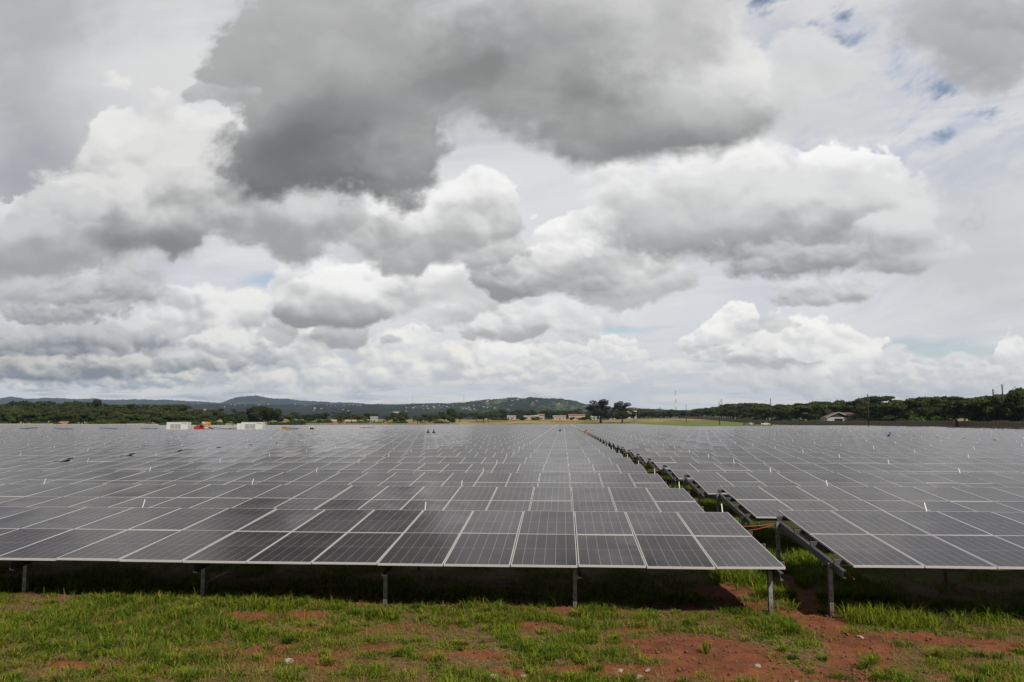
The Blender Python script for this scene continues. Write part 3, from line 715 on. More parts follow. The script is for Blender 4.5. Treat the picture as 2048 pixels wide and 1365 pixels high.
T_FRONT, T_REAR = .66, 3.98
LEGF = leg_mesh(slope(T_FRONT, .125)[1]); LEGR = leg_mesh(slope(T_REAR, .125)[1])


def rafter_mesh():
    b = MB()
    a0, a1 = slope(.10, .19), slope(4.12, .19)
    w, h, t = .062, .125, .008
    def bx(x0, x1, n0, n1):
        b.box(x0, x1, .12, 4.10, n0, n1, M['galv_dark'], Matrix.Translation((0, 0, H0)) @ RX)
    bx(-w / 2, -w / 2 + t, -.125 - h, -.125); bx(-w / 2 + t, w / 2, -.125 - t, -.125); bx(-w / 2 + t, w / 2, -.125 - h, -.125 - h + t)
    return b.mesh('rafter')


RAFTER = rafter_mesh()
PURLIN_T = (.52, 1.80, 2.82, 4.12)


def purlin_mesh(t, x0, x1, e0, e1):
    b = MB(); Mx = Matrix.Translation((0, 0, H0)) @ RX
    b.box(x0, x1, t - .028, t - .020, -.122, -.037, M['galv_dark'], Mx)
    b.box(x0, x1, t - .020, t + .028, -.045, -.037, M['galv_dark'], Mx); b.box(x0, x1, t - .020, t + .028, -.122, -.114, M['galv_dark'], Mx)
    if e0: b.box(x0 - .012, x0, t - .032, t + .032, -.124, -.033, M['primer'], Mx)
    if e1: b.box(x1, x1 + .012, t - .032, t + .032, -.124, -.033, M['primer'], Mx)
    return b.mesh('purlin')


PURLINS = {(e0, e1): [purlin_mesh(t, -.125 if e0 else .005, TW + (.10 if e1 else -.015), e0, e1) for t in PURLIN_T] for e0 in (0, 1) for e1 in (0, 1)}


def rod_mesh():
    b = MB(); y, z = slope(4.60, .10)
    b.bar((0, y, z), (0, y + .15, z + .27), .022, .010, M['rod'])
    return b.mesh('marker_rod')


ROD = rod_mesh()


def frame_xs(side, end=0):
    if side > 0: return [(-.17 if end else .03) + 3.45 * k for k in range(3)]
    return [TW - (.11 if end else -.10) - 3.40 * k for k in range(3)]


def near_table(side, e0, e1, rods):
    root = empty('solar_table')
    for j in range(2):
        t = PL / 2 + j * (PL + GAP_Y)
        for c in range(COLS):
            y, z = slope(t)
            p = link('solar_panel', G_PANEL, root, ((c + .5) * PITCH_X, y, z), (TILT + random.gauss(0, .0044), random.gauss(0, .0034), 0))
            link('panel_frame', G_FRAME, p)
    for x in frame_xs(side, e0 if side > 0 else e1):
        link('leg', LEGF, root, (x, slope(T_FRONT)[0], 0)); link('leg', LEGR, root, (x, slope(T_REAR)[0], 0))
        link('rafter', RAFTER, root, (x + .072, 0, 0))
    for me in PURLINS[(e0, e1)]: link('purlin', me, root)
    for i in rods: link('marker_rod', ROD, root, (frame_xs(side, e0 if side > 0 else e1)[i], 0, 0))
    return root


def mid_table_mesh(side, rods, seed):
    """the same table as one mesh, for rows too far off to show its parts"""
    rn = random.Random(seed); b = MB()
    n, m = 3, 4
    for j in range(2):
        for c in range(COLS):
            y, z = slope(PL / 2 + j * (PL + GAP_Y))
            Mx = Matrix.Translation(((c + .5) * PITCH_X, y, z)) @ Matrix.Rotation(TILT + rn.gauss(0, .003), 4, 'X') @ Matrix.Rotation(rn.gauss(0, .0026), 4, 'Y')
            xs = [-.553 + 1.106 * i / n for i in range(n + 1)]; ys = [-1.125 + 2.25 * i / m for i in range(m + 1)]
            base = len(b.v); gi = b.mi(M['glass'])
            for yy in ys:
                for xx in xs: b.v.append(tuple(Mx @ Vector((xx, yy, -.0075 * math.cos(xx / PW * math.pi) * math.cos(yy / PL * math.pi)))))
            for r in range(m):
                for k in range(n):
                    q = base + r * (n + 1) + k
                    b.f.append((q, q + 1, q + n + 2, q + n + 1)); b.m.append(gi); b.sm.add(len(b.f) - 1)
                    b.uv[len(b.f) - 1] = [((xs[k + dx] / PW + .5), (ys[r + dy] / PL + .5)) for dx, dy in ((0, 0), (1, 0), (1, 1), (0, 1))]
            a, cc, l, d, t = PW / 2, PL / 2, .0115, .035, .0015
            for bx in ((-a, a, -cc, -cc + l), (-a, a, cc - l, cc), (-a, -a + l, -cc + l, cc - l), (a - l, a, -cc + l, cc - l)): b.box(*bx, -d, t, M['alu'], Mx)
    for x in frame_xs(side):
        for t in (T_FRONT, T_REAR):
            y, z = slope(t, .125); b.box(x - .04, x + .04, y - .05, y + .05, -.6, z, M['galv_dark'])
        b.box(x - .03, x + .03, .12, 4.10, -.25, -.125, M['galv_dark'], Matrix.Translation((0, 0, H0)) @ RX)
    for t in PURLIN_T: b.box(.01, TW - .01, t - .028, t + .028, -.122, -.037, M['galv_dark'], Matrix.Translation((0, 0, H0)) @ RX)
    y, z = slope(4.60, .10)
    for i in rods: b.bar((frame_xs(side)[i], y, z), (frame_xs(side)[i], y + .15, z + .27), .021, .012, M['rod'])
    return b.mesh('solar_table')


# blocks of rows: (x of the left edge, tables across, which end faces the walkway, farthest depth)
AISLE = 1.07
XL, XR = 3.72, 4.79
BLOCKS = [(XL - 3 * TW - .024, 3, -1, 455)]
x = XL - 3 * TW - .024 - AISLE
for i in range(7):
    BLOCKS.append((x - 4 * (TW + .001), 4, -1, (445, 405, 385, 380, 378, 376, 376)[i])); x -= 4 * (TW + .001) + AISLE
x = XR
for i in range(3):
    BLOCKS.append((x, 4, 1, (492, 292, 350)[i])); x += 4 * (TW + .001) + AISLE

ORD = ['front', 'second', 'third', 'fourth', 'fifth', 'sixth', 'seventh', 'eighth', 'ninth', 'tenth', 'eleventh', 'twelfth', 'thirteenth', 'fourteenth', 'fifteenth', 'sixteenth',
       'seventeenth', 'eighteenth', 'nineteenth', 'twentieth', 'twenty-first', 'twenty-second', 'twenty-third', 'twenty-fourth', 'twenty-fifth', 'twenty-sixth', 'twenty-seventh', 'twenty-eighth']


def all_tables():
    out = []
    for k in range(75):
        y = ROW0 + k * ROWP
        for bi, (bx, n, side, ymax) in enumerate(BLOCKS):
            if y + 4.6 > ymax: continue
            for j in range(n):
                x0 = bx + j * (TW + .001)
                if x0 > .565 * (y + 4.5) + 1.0 or x0 + TW < -.752 * (y + 4.5) - 1.0: continue
                if 181 < y < 196 and x0 < -62: continue                   # service strip with the inverter cabins
                out.append((k, y, x0, bi, side, j, n))
    out.sort(key=lambda q: (q[0], abs(q[2] + TW / 2)))
    return out


def build_tables():
    tabs = all_tables()
    NEAR_ROWS, COUNT = 8, 296
    protos, mids = {}, {}
    rank = {}
    for k in range(75):
        for s in (-1, 1):
            rowt = sorted([t for t in tabs if t[0] == k and (t[2] > 4) == (s > 0)], key=lambda t: abs(t[2] + TW / 2 - 4.2))
            for i, t in enumerate(rowt): rank[(t[0], t[2])] = i
    far = []
    for idx, (k, y, x0, bi, side, j, n) in enumerate(tabs):
        dz = (.055 if x0 > 4 else 0.0) + (random.gauss(0, .006) if k > 0 else 0)
        if x0 < -7 and k == 0: dz += .012
        if x0 > 12 and k == 0: dz += .02
        g = (j if side > 0 else n - 1 - j) * 3
        if bi and side < 0: g += 1
        rods = tuple(i for i in range(3) if (g + i + (1 if side > 0 else 0)) % 2 == 0)
        e0, e1 = int(j == 0), int(j == n - 1)
        if idx < COUNT:
            if k < NEAR_ROWS:
                root = near_table(side, e0, e1, rods)
            else:
                key = (side, rods, idx % 5)
                if key not in mids: mids[key] = mid_table_mesh(side, rods, hash(key) % 1000)
                root = link('solar_table', mids[key])
            root.location = (x0, y, dz)
            root.rotation_euler = (random.gauss(0, .0008) if k else 0, random.gauss(0, .0006) if k else 0, 0)
            i = rank[(k, x0)]
            where = ('first' if i == 0 else ORD[i]) + (' right of the walkway gap' if x0 > 4 else ' left of the walkway gap')
            row = 'front row' if k == 0 else ORD[k] + ' row back'
            tag(root, 'tilted dark solar table in the %s, %s' % (row, where), 'solar table', 'rows of solar tables')
        else: far.append((x0, y, dz, side, rods))
    # the rest, towards the horizon, as one object
    b0 = MB(); F = M['alu']; V, Q, mi, UV = [], [], [], []
    gp, fr = .5 * 1.106, .5 * PW
    uvq = np.array([(.012, .005), (.988, .005), (.988, .995), (.012, .995)])
    base = 0
    for (x0, y0, dz, side, rods) in far:
        cx = np.array([(c + .5) * PITCH_X for _ in range(2) for c in range(COLS)]); t = np.array([PL / 2 + jj * (PL + GAP_Y) for jj in range(2) for c in range(COLS)])
        n = len(cx); jt = rng.normal(0, .0035, n); jr = rng.normal(0, .003, n)
        def pts(hx, hy):
            P = np.zeros((n, len(hx), 3)); P[:, :, 0] = x0 + cx[:, None] + hx[None]
            P[:, :, 1] = y0 + (t[:, None] + hy[None]) * CT; P[:, :, 2] = dz + H0 + (t[:, None] + hy[None]) * ST + hy[None] * jt[:, None] + hx[None] * jr[:, None]
            return P
        sx = np.array([-1, 1, 1, -1.]); sy = np.array([-1, -1, 1, 1.])
        inn = pts(sx * gp, sy * 1.125); out = pts(sx * fr, sy * PL / 2); low = out.copy(); low[:, :, 2] -= .036
        P = np.concatenate([inn, out, low], 1).reshape(-1, 3)
        o = base + np.arange(n)[:, None] * 12
        fq = np.concatenate([o + np.array([[0, 1, 2, 3]])] + [o + np.array([[4 + i, 4 + (i + 1) % 4, (i + 1) % 4, i]]) for i in range(4)] + [o + np.array([[8, 9, 5, 4]]), o + np.array([[10, 11, 7, 6]])])
        V.append(P); Q.append(fq); mi.append(np.concatenate([np.zeros(n), np.ones(6 * n)])); UV.append(np.tile(np.concatenate([uvq, uvq * 0, uvq * 0]), (n, 1)))
        base += len(P)
        y, z = slope(4.60, .10)
        for i in rods:
            xx = x0 + frame_xs(side)[i]; b0.bar((xx, y0 + y, dz + z), (xx, y0 + y + .15, dz + z + .27), .021, .014, M['rod'])
    o = base; bv = np.array(b0.v); V.append(bv); Q.append(np.array(b0.f) + o); mi.append(np.full(len(b0.f), 2)); UV.append(np.zeros((len(bv), 2)))
    me = np_mesh('solar_tables', np.concatenate(V), quads=np.concatenate(Q), mats=[M['glass'], M['alu'], M['rod']], mat_idx=np.concatenate(mi), uv=np.concatenate(UV))
    o = link('solar_tables', me); tag(o, 'mass of far dark solar tables running to the horizon', 'solar tables', 'rows of solar tables', 'stuff')
    print('tables', len(tabs), 'far', len(far))


build_tables()
# skylines of the far land as (azimuth tangent, elevation tangent)
RIDGE_FAR = [(-0.8056, 0.0267), (-0.7498, 0.0306), (-0.736, 0.0319), (-0.7185, 0.0312), (-0.708, 0.0292), (-0.6595, 0.0297), (-0.6182, 0.0293), (-0.5907, 0.0276), (-0.5225, 0.0272), (-0.475, 0.0251), (-0.4481, 0.0241), (-0.4381, 0.0264), (-0.4334, 0.028), (-0.4248, 0.0306), (-0.4168, 0.0322), (-0.4048, 0.0325), (-0.388, 0.0305), (-0.376, 0.0286), (-0.3667, 0.0291), (-0.3547, 0.0288), (-0.338, 0.0265), (-0.3082, 0.0252), (-0.2818, 0.0232), (-0.2358, 0.0206), (-0.2097, 0.0193), (-0.1448, 0.0166)]
RIDGE_MID = [(-0.8049, 0.018), (-0.6796, 0.0192), (-0.6108, 0.0211), (-0.5426, 0.0223), (-0.4614, 0.0215), (-0.3677, 0.0211), (-0.2752, 0.021), (-0.2358, 0.0209), (-0.1967, 0.0215), (-0.1578, 0.0224), (-0.1255, 0.023), (-0.0805, 0.0191), (-0.0167, 0.0152), (0.078, 0.0113)]
RIDGE_NEAR = [(-0.2161, 0.0116), (-0.1967, 0.018), (-0.1772, 0.0199), (-0.1578, 0.0211), (-0.1352, 0.023), (-0.1223, 0.0246), (-0.1062, 0.0258), (-0.0869, 0.0274), (-0.0709, 0.0283), (-0.0421, 0.0291), (-0.0261, 0.0286), (-0.0115, 0.0289), (-0.0007, 0.0269), (0.0044, 0.0257), (0.0088, 0.0261), (0.0183, 0.0237), (0.0277, 0.0209), (0.0404, 0.019), (0.0561, 0.017), (0.0843, 0.0154), (0.1219, 0.0145), (0.1716, 0.0135), (0.2333, 0.0125), (0.3552, 0.0111), (0.5932, 0.0104)]
# ------------------------------------------------------------------ far land
def hill_material(name, dark, green, pale, sc_):
    m = bpy.data.materials.new(name); m.use_nodes = True
    nt = m.node_tree; b = nt.nodes['Principled BSDF']
    P = nt.nodes.new('ShaderNodeNewGeometry').outputs['Position']
    mp = nt.nodes.new('ShaderNodeMapping'); nt.links.new(P, mp.inputs[0]); mp.inputs['Scale'].default_value = (1, .25, 1.2)
    m2 = nt.nodes.new('ShaderNodeMapping'); nt.links.new(P, m2.inputs[0]); m2.inputs['Scale'].default_value = (1, .09, 2.0)
    a = N(nt, noise(nt, mp.outputs[0], sc_, 6, 0.65, 0.3, '3D').outputs[0]); c = N(nt, noise(nt, m2.outputs[0], sc_ * 6, 4, 0.75, 0, '3D').outputs[0])
    k = mixc(nt, a.smooth(0.42, 0.60), dark, green)
    k = mixc(nt, c.smooth(0.47, 0.57, 0, 0.75), k, tuple(q * .35 for q in dark))
    k = mixc(nt, (a * 0.5 + c * -0.6).smooth(-0.04, 0.03, 0, 0.5), k, pale)
    nt.links.new(k, b.inputs['Base Color']); b.inputs['Roughness'].default_value = 0.95; b.inputs['Specular IOR Level'].default_value = 0.1
    return m


def ridge_height(prof, u):
    x = np.array([p[0] for p in prof]); y = np.array([p[1] for p in prof])
    return np.interp(u, x, y)


def build_hill(name, prof, d0, d1, material, rough, seed, back=1.35):
    """land that climbs from depth d0 to a crest at depth d1 and falls away behind"""
    us = np.linspace(prof[0][0], prof[-1][0], 420); ts = np.concatenate([np.linspace(0, 1, 26), np.linspace(1.05, back, 6)])
    U, T = np.meshgrid(us, ts)
    D = d0 + (d1 - d0) * T
    crest = CAM_Z + ridge_height(prof, U) * d1
    rise = smoothstep(0, 1, np.minimum(T, 1)) * .35 + np.minimum(T, 1) * .65
    fall = 1 - smoothstep(1.0, back, T) * .9
    n = (fbm(U * 60, T * 3, 4, seed) - .5) * rough * rise * d1 * .004 + (fbm(U * 900, T * 20, 2, seed + 3) - .5) * rough * d1 * .0011 * rise
    Z = 4.5 + (crest - 4.5) * rise * fall + n * (T < 1.2)
    V = np.stack([U * D, D, Z], -1).reshape(-1, 3)
    nx = len(us); i = (np.arange(len(ts) - 1)[:, None] * nx + np.arange(nx - 1)[None, :]).ravel()
    me = np_mesh(name, V, quads=np.stack([i, i + 1, i + nx + 1, i + nx], 1), mats=[material], smooth=True)
    tag(link(name, me), kind='structure')
    return lambda u, t: (u * (d0 + (d1 - d0) * t), d0 + (d1 - d0) * t, float(np.interp(u, us, Z[int(round(t * 25))])))


far_at = build_hill('hills', RIDGE_FAR, 4800, 7200, hill_material('far_hillside', (0.018, 0.028, 0.033), (0.026, 0.037, 0.036), (0.06, 0.065, 0.06), .004), 1.0, 31)
mid_at = build_hill('hills', RIDGE_MID, 1500, 4300, hill_material('wooded_plain', (0.007, 0.013, 0.014), (0.013, 0.021, 0.019), (0.045, 0.055, 0.035), .008), .8, 41)
near_at = build_hill('hills', RIDGE_NEAR, 1900, 3300, hill_material('green_hillside', (0.014, 0.025, 0.017), (0.028, 0.044, 0.021), (0.13, 0.14, 0.07), .0075), 1.2, 51)


# ---- houses scattered over the slopes
def far_house(name, roof, wall_m):
    b = MB()
    b.box(-5, 5, -4, 4, -1.5, 3, wall_m)
    b.face([(-5.4, -4.5, 3), (5.4, -4.5, 3), (5.4, 0, 5), (-5.4, 0, 5)], roof); b.face([(5.4, 4.5, 3), (-5.4, 4.5, 3), (-5.4, 0, 5), (5.4, 0, 5)], roof)
    b.face([(-5, -4, 3), (-5, 0, 4.8), (-5, 4, 3)], wall_m); b.face([(5, -4, 3), (5, 4, 3), (5, 0, 4.8)], wall_m)
    return b.mesh(name)


M['roof_pale'] = mat('pale_roof_sheet', (0.26, 0.26, 0.255), 0.5)
M['roof_tan'] = mat('tan_roof_sheet', (0.32, 0.22, 0.17), 0.7)
M['roof_teal'] = mat('teal_roof_sheet', (0.17, 0.30, 0.32), 0.6)
FH = [far_house('hillside_house', M['roof_pale'], M['plaster_white']), far_house('hillside_house', M['roof_tan'], M['plaster']), far_house('hillside_house', M['roof_pale'], M['plaster']),
      far_house('hillside_house', M['tin_grey'], M['plaster_white']), far_house('hillside_house', M['roof_teal'], M['plaster_white'])]


def scatter(n, fn, ulo, uhi, tlo, thi, smin, smax, label, group, seed, dens):
    r = random.Random(seed); i = 0; tries = 0
    while i < n and tries < 20000:
        tries += 1
        u = r.uniform(ulo, uhi); t = r.uniform(tlo, thi)
        if r.random() > dens(u, t): continue
        x, y, z = fn(u, t)
        o = link('hillside_house', r.choices(FH, (5, 2, 3, 3, .6))[0]); o.location = (x, y, z + .6)
        s = r.uniform(smin, smax); o.scale = (s * r.uniform(.8, 1.7), s, s * r.uniform(.9, 1.2)); o.rotation_euler = (0, 0, r.uniform(-.7, .7))
        tag(o, label, 'house', group); i += 1


def clumpy(s, f=40, thr=.52):
    return lambda u, t: 1.0 if float(fbm(np.array([u * f + s]), np.array([t * 5.0 + s]), 3, 3)[0]) > thr else .06


scatter(85, near_at, -.205, .02, .25, .90, .24, .55, 'tiny pale house among the green slopes of the central hill', 'houses on the central hill', 5, lambda u, t: clumpy(3)(u, t) * (1.0 if u < -.055 else .35))
scatter(70, mid_at, -.62, -.12, .30, .95, .30, .62, 'tiny pale house scattered on the dark wooded plain', 'houses on the wooded plain', 6, clumpy(7, 30, .54))
scatter(60, far_at, -.62, -.22, .05, .35, .5, 1.2, 'tiny white building of the town below the far ridge', 'town buildings under the far ridge', 8, lambda u, t: 1.0 if -.45 < u else .5)


# ---- masts and towers
def lattice(name, h, w0, w1, n, bands, leg_r, dishes=()):
    root = empty(name)
    if len(bands) > 1: parts = [MB() for _ in bands]
    else: parts = [MB()]
    W = lambda z: w0 + (w1 - w0) * z / h
    for i in range(n):
        z0, z1 = h * i / n, h * (i + 1) / n
        k = int(i * len(bands) / n); b, m = parts[k], bands[k]
        for a in range(3):
            p = lambda q, z: (W(z) * math.cos(q * 2.0944), W(z) * math.sin(q * 2.0944), z)
            b.bar(p(a, z0), p(a, z1), leg_r, leg_r, m); b.bar(p(a, z0), p(a + 1, z1), leg_r * .6, leg_r * .6, m); b.bar(p(a, z1), p(a + 1, z1), leg_r * .6, leg_r * .6, m)
    for b in parts: b.build('mast_section', root)
    for (z, r, ang) in dishes:
        b = MB(); c = Vector((math.cos(ang) * W(z) * 1.2, math.sin(ang) * W(z) * 1.2, z)); d = Vector((math.cos(ang), math.sin(ang), 0))
        b.tube([c, c + d * .3 * r, c + d * .6 * r], [r * .5, r * .9, r], M['tower_white'], 12); b.build('dish', root)
    return root


t = lattice('radio_tower', 56.5, 2.6, 1.0, 22, [M['tower_red'], M['tower_white']] * 3 + [M['tower_red']], .22, ((40, 1.0, 4.2), (44, .8, 5.3), (30, .9, 4.7)))
t.location = (212.5, 1500, 3.5); tag(t, 'tall red and white lattice radio tower above the right tree belt', 'radio tower')
t = lattice('telecom_tower', 33.0, 1.9, 1.1, 13, [M['tower_grey']], .26, ((30, 1.3, 4.4), (27, 1.2, 5.6), (24, 1.1, 3.6), (29, 1.2, 3.2), (21, .9, 4.9)))
t.location = (238.3, 1200, 3.5); tag(t, 'short grey telecom tower with round dishes behind the trees', 'radio tower')
for (u, y, h, fn, tt, lab) in ((-.1935, 0, 46, mid_at, .92, 'slim grey mast rising from the plain left of the central hill'), (-.1270, 0, 34, near_at, .86, 'slim grey mast on the left shoulder of the central hill'),
                               (-.0660, 0, 26, near_at, .99, 'thin mast on the crest of the central hill'), (-.4080, 0, 42, far_at, 1.0, 'left one of the paired masts on the far left hill'), (-.4010, 0, 44, far_at, 1.0, 'right one of the paired masts on the far left hill')):
    x, y, z = fn(u, tt)
    q = lattice('hilltop_mast', h, 1.3, .6, 9, [M['tower_grey']], .38); q.location = (x, y, z - 1); tag(q, lab, 'mast')


# ------------------------------------------------------------------ trees
def leaf_cloud(lobes, n, size, seed, flat=1.0, shell=.55):
    """small leaf clumps spread through the lobes (cx, cy, cz, rx, ry, rz)"""
    r = np.random.default_rng(seed)
    L = np.array(lobes); w = (L[:, 3] * L[:, 4] * L[:, 5]) ** .7; w /= w.sum()
    k = r.choice(len(L), n, p=w)
    d = r.normal(0, 1, (n, 3)); d /= np.linalg.norm(d, axis=1)[:, None]
    rad = shell + (1 - shell) * r.random(n) ** .6
    rad *= 1 + .22 * (r.random(n) - .5)
    C = L[k, :3] + d * rad[:, None] * L[k, 3:]
    # leaf clump: a bent quad facing roughly outwards
    nrm = d + r.normal(0, .55, (n, 3)); nrm[:, 2] += .35; nrm /= np.linalg.norm(nrm, axis=1)[:, None]
    ref = r.normal(0, 1, (n, 3)); a = np.cross(nrm, ref); a /= np.linalg.norm(a, axis=1)[:, None]; b = np.cross(nrm, a)
    s = size * (.55 + .9 * r.random(n))[:, None]; e = (.55 + .4 * r.random(n))[:, None]
    v0 = C - a * s - b * s * e * .4; v1 = C + b * s * e * -.8 + a * s * .1; v2 = C + a * s + b * s * e * .3; v3 = C + b * s * e * .9 - a * s * .15
    bend = nrm * s * .25
    V = np.stack([v0 - bend, v1, v2 - bend, v3], 1); V[:, :, 2] = np.maximum(V[:, :, 2] * flat + (1 - flat) * 0, .05)
    return V.reshape(-1, 3)


def limb_mesh(trunk_h, r0, lobes, lean=0, seed=0):
    b = MB(); rn = random.Random(seed)
    top = Vector((lean, 0, trunk_h))
    b.tube([(0, 0, -.6), (lean * .3, 0, trunk_h * .4), top], [r0 * 1.25, r0, r0 * .72], M['bark'], 7)
    for l in lobes:
        c = Vector(l[:3]); m = top.lerp(c, .5) + Vector((rn.uniform(-.3, .3), rn.uniform(-.3, .3), -.15 * (c - top).length * .4))
        b.tube([top * .92, m, c], [r0 * .55, r0 * .34, r0 * .12], M['bark'], 5)
    return b.mesh('trunk')


def tree_proto(kind, seed):
    rn = random.Random(seed); lobes = []
    if kind == 'round':
        h = 10; th = 2.6; R0 = 4.2
        for i in range(11):
            a = rn.uniform(0, 6.28); rr = R0 * rn.uniform(.15, .75); z = rn.uniform(3.6, 8.2); q = rn.uniform(1.5, 2.5)
            lobes.append((math.cos(a) * rr, math.sin(a) * rr, z, q, q, q * .8))
        n, size, lm = 5200, .31, 'leaf_dark'
    elif kind == 'flat':      # flat topped acacia
        h = 11; th = 4.2
        for i in range(12):
            a = rn.uniform(0, 6.28); rr = 5.2 * rn.uniform(.1, 1); z = 9.2 - .09 * rr * rr * .5 + rn.uniform(-1.6, .5); q = rn.uniform(1.5, 2.6)
            lobes.append((math.cos(a) * rr, math.sin(a) * rr, z, q, q, q * .34))
        for i in range(4):
            a = rn.uniform(0, 6.28); rr = rn.uniform(1.5, 3.5); q = rn.uniform(1.2, 1.8); lobes.append((math.cos(a) * rr, math.sin(a) * rr, rn.uniform(4.2, 6.5), q, q, q * .5))
        n, size, lm = 5200, .27, 'leaf_dark'
    elif kind == 'bush':
        h = 4; th = .7
        for i in range(8):
            a = rn.uniform(0, 6.28); rr = 2.4 * rn.uniform(.1, 1); q = rn.uniform(.9, 1.6); lobes.append((math.cos(a) * rr, math.sin(a) * rr, rn.uniform(.8, 2.6), q, q, q * .85))
        n, size, lm = 2600, .22, 'leaf_light'
    elif kind == 'gum':       # tall with open ragged crown
        h = 17; th = 6.5
        for i in range(30):
            z = 4.2 + 11.6 * rn.random(); env = 6.4 * (1 - ((z - 9.0) / 8.6) ** 2) ** .5; rr = env * rn.random() ** .6; a = rn.uniform(0, 6.28); q = rn.uniform(1.4, 2.6); lobes.append((math.cos(a) * rr, math.sin(a) * rr, z, q, q, q * .75))
        n, size, lm = 9000, .28, 'leaf_gum'
    elif kind == 'column':
        h = 12; th = 3
        for i in range(10):
            z = rn.uniform(3.5, 11.5); rr = 1.3 * rn.uniform(0, 1); a = rn.uniform(0, 6.28); q = rn.uniform(1.0, 1.7); lobes.append((math.cos(a) * rr, math.sin(a) * rr, z, q, q, q * 1.1))
        n, size, lm = 3200, .27, 'leaf_mid'
    elif kind == 'lollipop':  # bare stem, ball crown
        h = 14; th = 7
        for i in range(9):
            z = rn.uniform(8.2, 13.2); rr = 2.3 * rn.uniform(.1, 1); a = rn.uniform(0, 6.28); q = rn.uniform(1.2, 1.9); lobes.append((math.cos(a) * rr, math.sin(a) * rr, z, q, q, q * .9))
        n, size, lm = 3200, .27, 'leaf_gum'
    else:                     # sparse olive tree
        h = 10; th = 2.5
        for i in range(14):
            a = rn.uniform(0, 6.28); rr = 4.6 * rn.uniform(.2, 1); z = rn.uniform(3, 9.3); q = rn.uniform(1.0, 1.9); lobes.append((math.cos(a) * rr, math.sin(a) * rr, z, q, q, q * .6))
        n, size, lm = 3000, .24, 'leaf_olive'
    V = leaf_cloud(lobes, n, size, seed)
    q = np.arange(len(V)).reshape(-1, 4)
    crowns = {}
    def crown(m):
        if m not in crowns: crowns[m] = np_mesh('crown', V, quads=q, mats=[M[m]])
        return crowns[m]
    trunk = limb_mesh(th, {'bush': .12, 'gum': .45}.get(kind, .32), lobes[:7], rn.uniform(-.5, .5), seed)
    return h, crown, trunk, lm, V


PROTO = {}
for kind, cnt in (('round', 5), ('flat', 5), ('bush', 4), ('gum', 2), ('column', 2), ('lollipop', 1), ('sparse', 3)):
    PROTO[kind] = [tree_proto(kind, 100 + 17 * i + len(kind)) for i in range(cnt)]

trn = random.Random(12)


def tree(kind, x, y, h, label, group=None, leaf=None, wide=1.0, name='tree', i=None, cat='tree', dz=0.0):
    p = trn.choice(PROTO[kind]) if i is None else PROTO[kind][i]
    h0, crown, trunk, lm, _ = p
    root = empty('bush' if kind == 'bush' else name, (x, y, g1(x, y) + dz), trn.uniform(0, 6.28))
    s = h / h0; root.scale = (s * wide, s * wide, s)
    link('crown', crown(leaf or lm), root); link('trunk', trunk, root)
    tag(root, label, 'bush' if kind == 'bush' else cat, group)
    return root


MASS = {}


def mass_tree(kind, x, y, h, leaf, wide):
    """a tree of the farthest belts, which read as one mass"""
    h0, _, trunk, lm, V = trn.choice(PROTO[kind]); s = h / h0; a = trn.uniform(0, 6.28)
    Q = V.reshape(-1, 4, 3)[::3]; c = Q.mean(1, keepdims=True); Q = c + (Q - c) * 1.6
    def place(P):
        ca, sa = math.cos(a), math.sin(a); P = P * np.array([s * wide, s * wide, s])
        return np.stack([P[..., 0] * ca - P[..., 1] * sa + x, P[..., 0] * sa + P[..., 1] * ca + y, P[..., 2] + g1(x, y)], -1)
    MASS.setdefault(leaf, []).append((place(Q.reshape(-1, 3)), np.arange(len(Q) * 4).reshape(-1, 4)))
    tv = np.array([v.co for v in trunk.vertices]); tq = np.array([p.vertices for p in trunk.polygons if len(p.vertices) == 4])
    MASS.setdefault('bark', []).append((place(tv), tq))


def build_mass():
    V, Q, mi, mats, off = [], [], [], [], 0
    for k, (leaf, parts) in enumerate(MASS.items()):
        mats.append(M[leaf])
        for v, q in parts: V.append(v); Q.append(q + off); mi.append(np.full(len(q), k)); off += len(v)
    o = link('woodland', np_mesh('woodland', np.concatenate(V), quads=np.concatenate(Q), mats=mats, mat_idx=np.concatenate(mi)))
    tag(o, 'far dark belt of trees running along the horizon', 'woodland', None, 'stuff')


# left wood, beyond the array
LW = 'trees of the wood beyond the left half of the array'
LN = {'leaf_dark': 'dark green', 'leaf_mid': 'mid green', 'leaf_olive': 'olive brown', 'leaf_light': 'light green', 'leaf_gum': 'grey green'}
KN = {'round': 'round headed', 'flat': 'flat topped', 'sparse': 'thin leaved', 'column': 'narrow'}
for d, n, hl, hh, xl, xr in ((420, 38, 6.5, 9.5, -.76, -.42), (450, 36, 9.5, 12.5, -.76, -.43), (500, 36, 11.5, 15.0, -.76, -.45), (590, 26, 14.5, 18.5, -.76, -.50)):
    for i in range(n):
        u = xl + (xr - xl) * (i + trn.uniform(-.4, 1.4)) / n; y = d * trn.uniform(.975, 1.03)
        hgt = trn.uniform(hl, hh) * (1.06 if u < -.60 else (.92 if u < -.5 else .80))
        kind = trn.choices(('round', 'flat', 'sparse', 'column'), (6, 3, 1.6, .4))[0]; leaf = trn.choices(('leaf_dark', 'leaf_mid', 'leaf_olive'), (5, 3, 1.6))[0]
        if d == 590: mass_tree(kind, u * y, y, hgt, leaf, trn.uniform(.9, 1.25)); continue
        tree(kind, u * y, y, hgt, '%s %s tree in the dense wood along the far left' % (KN[kind], LN[leaf]), LW, leaf, trn.uniform(.9, 1.25))
for i in range(34):
    u = trn.uniform(-.76, -.30); y = trn.uniform(392, 408) if u < -.42 else trn.uniform(455, 480)
    leaf = trn.choice(('leaf_light', 'leaf_mid')); tree('bush', u * y, y, trn.uniform(2.4, 4.6), '%s bush at the foot of the left wood' % LN[leaf], 'bushes in front of the left wood', leaf, trn.uniform(1.2, 2.0))
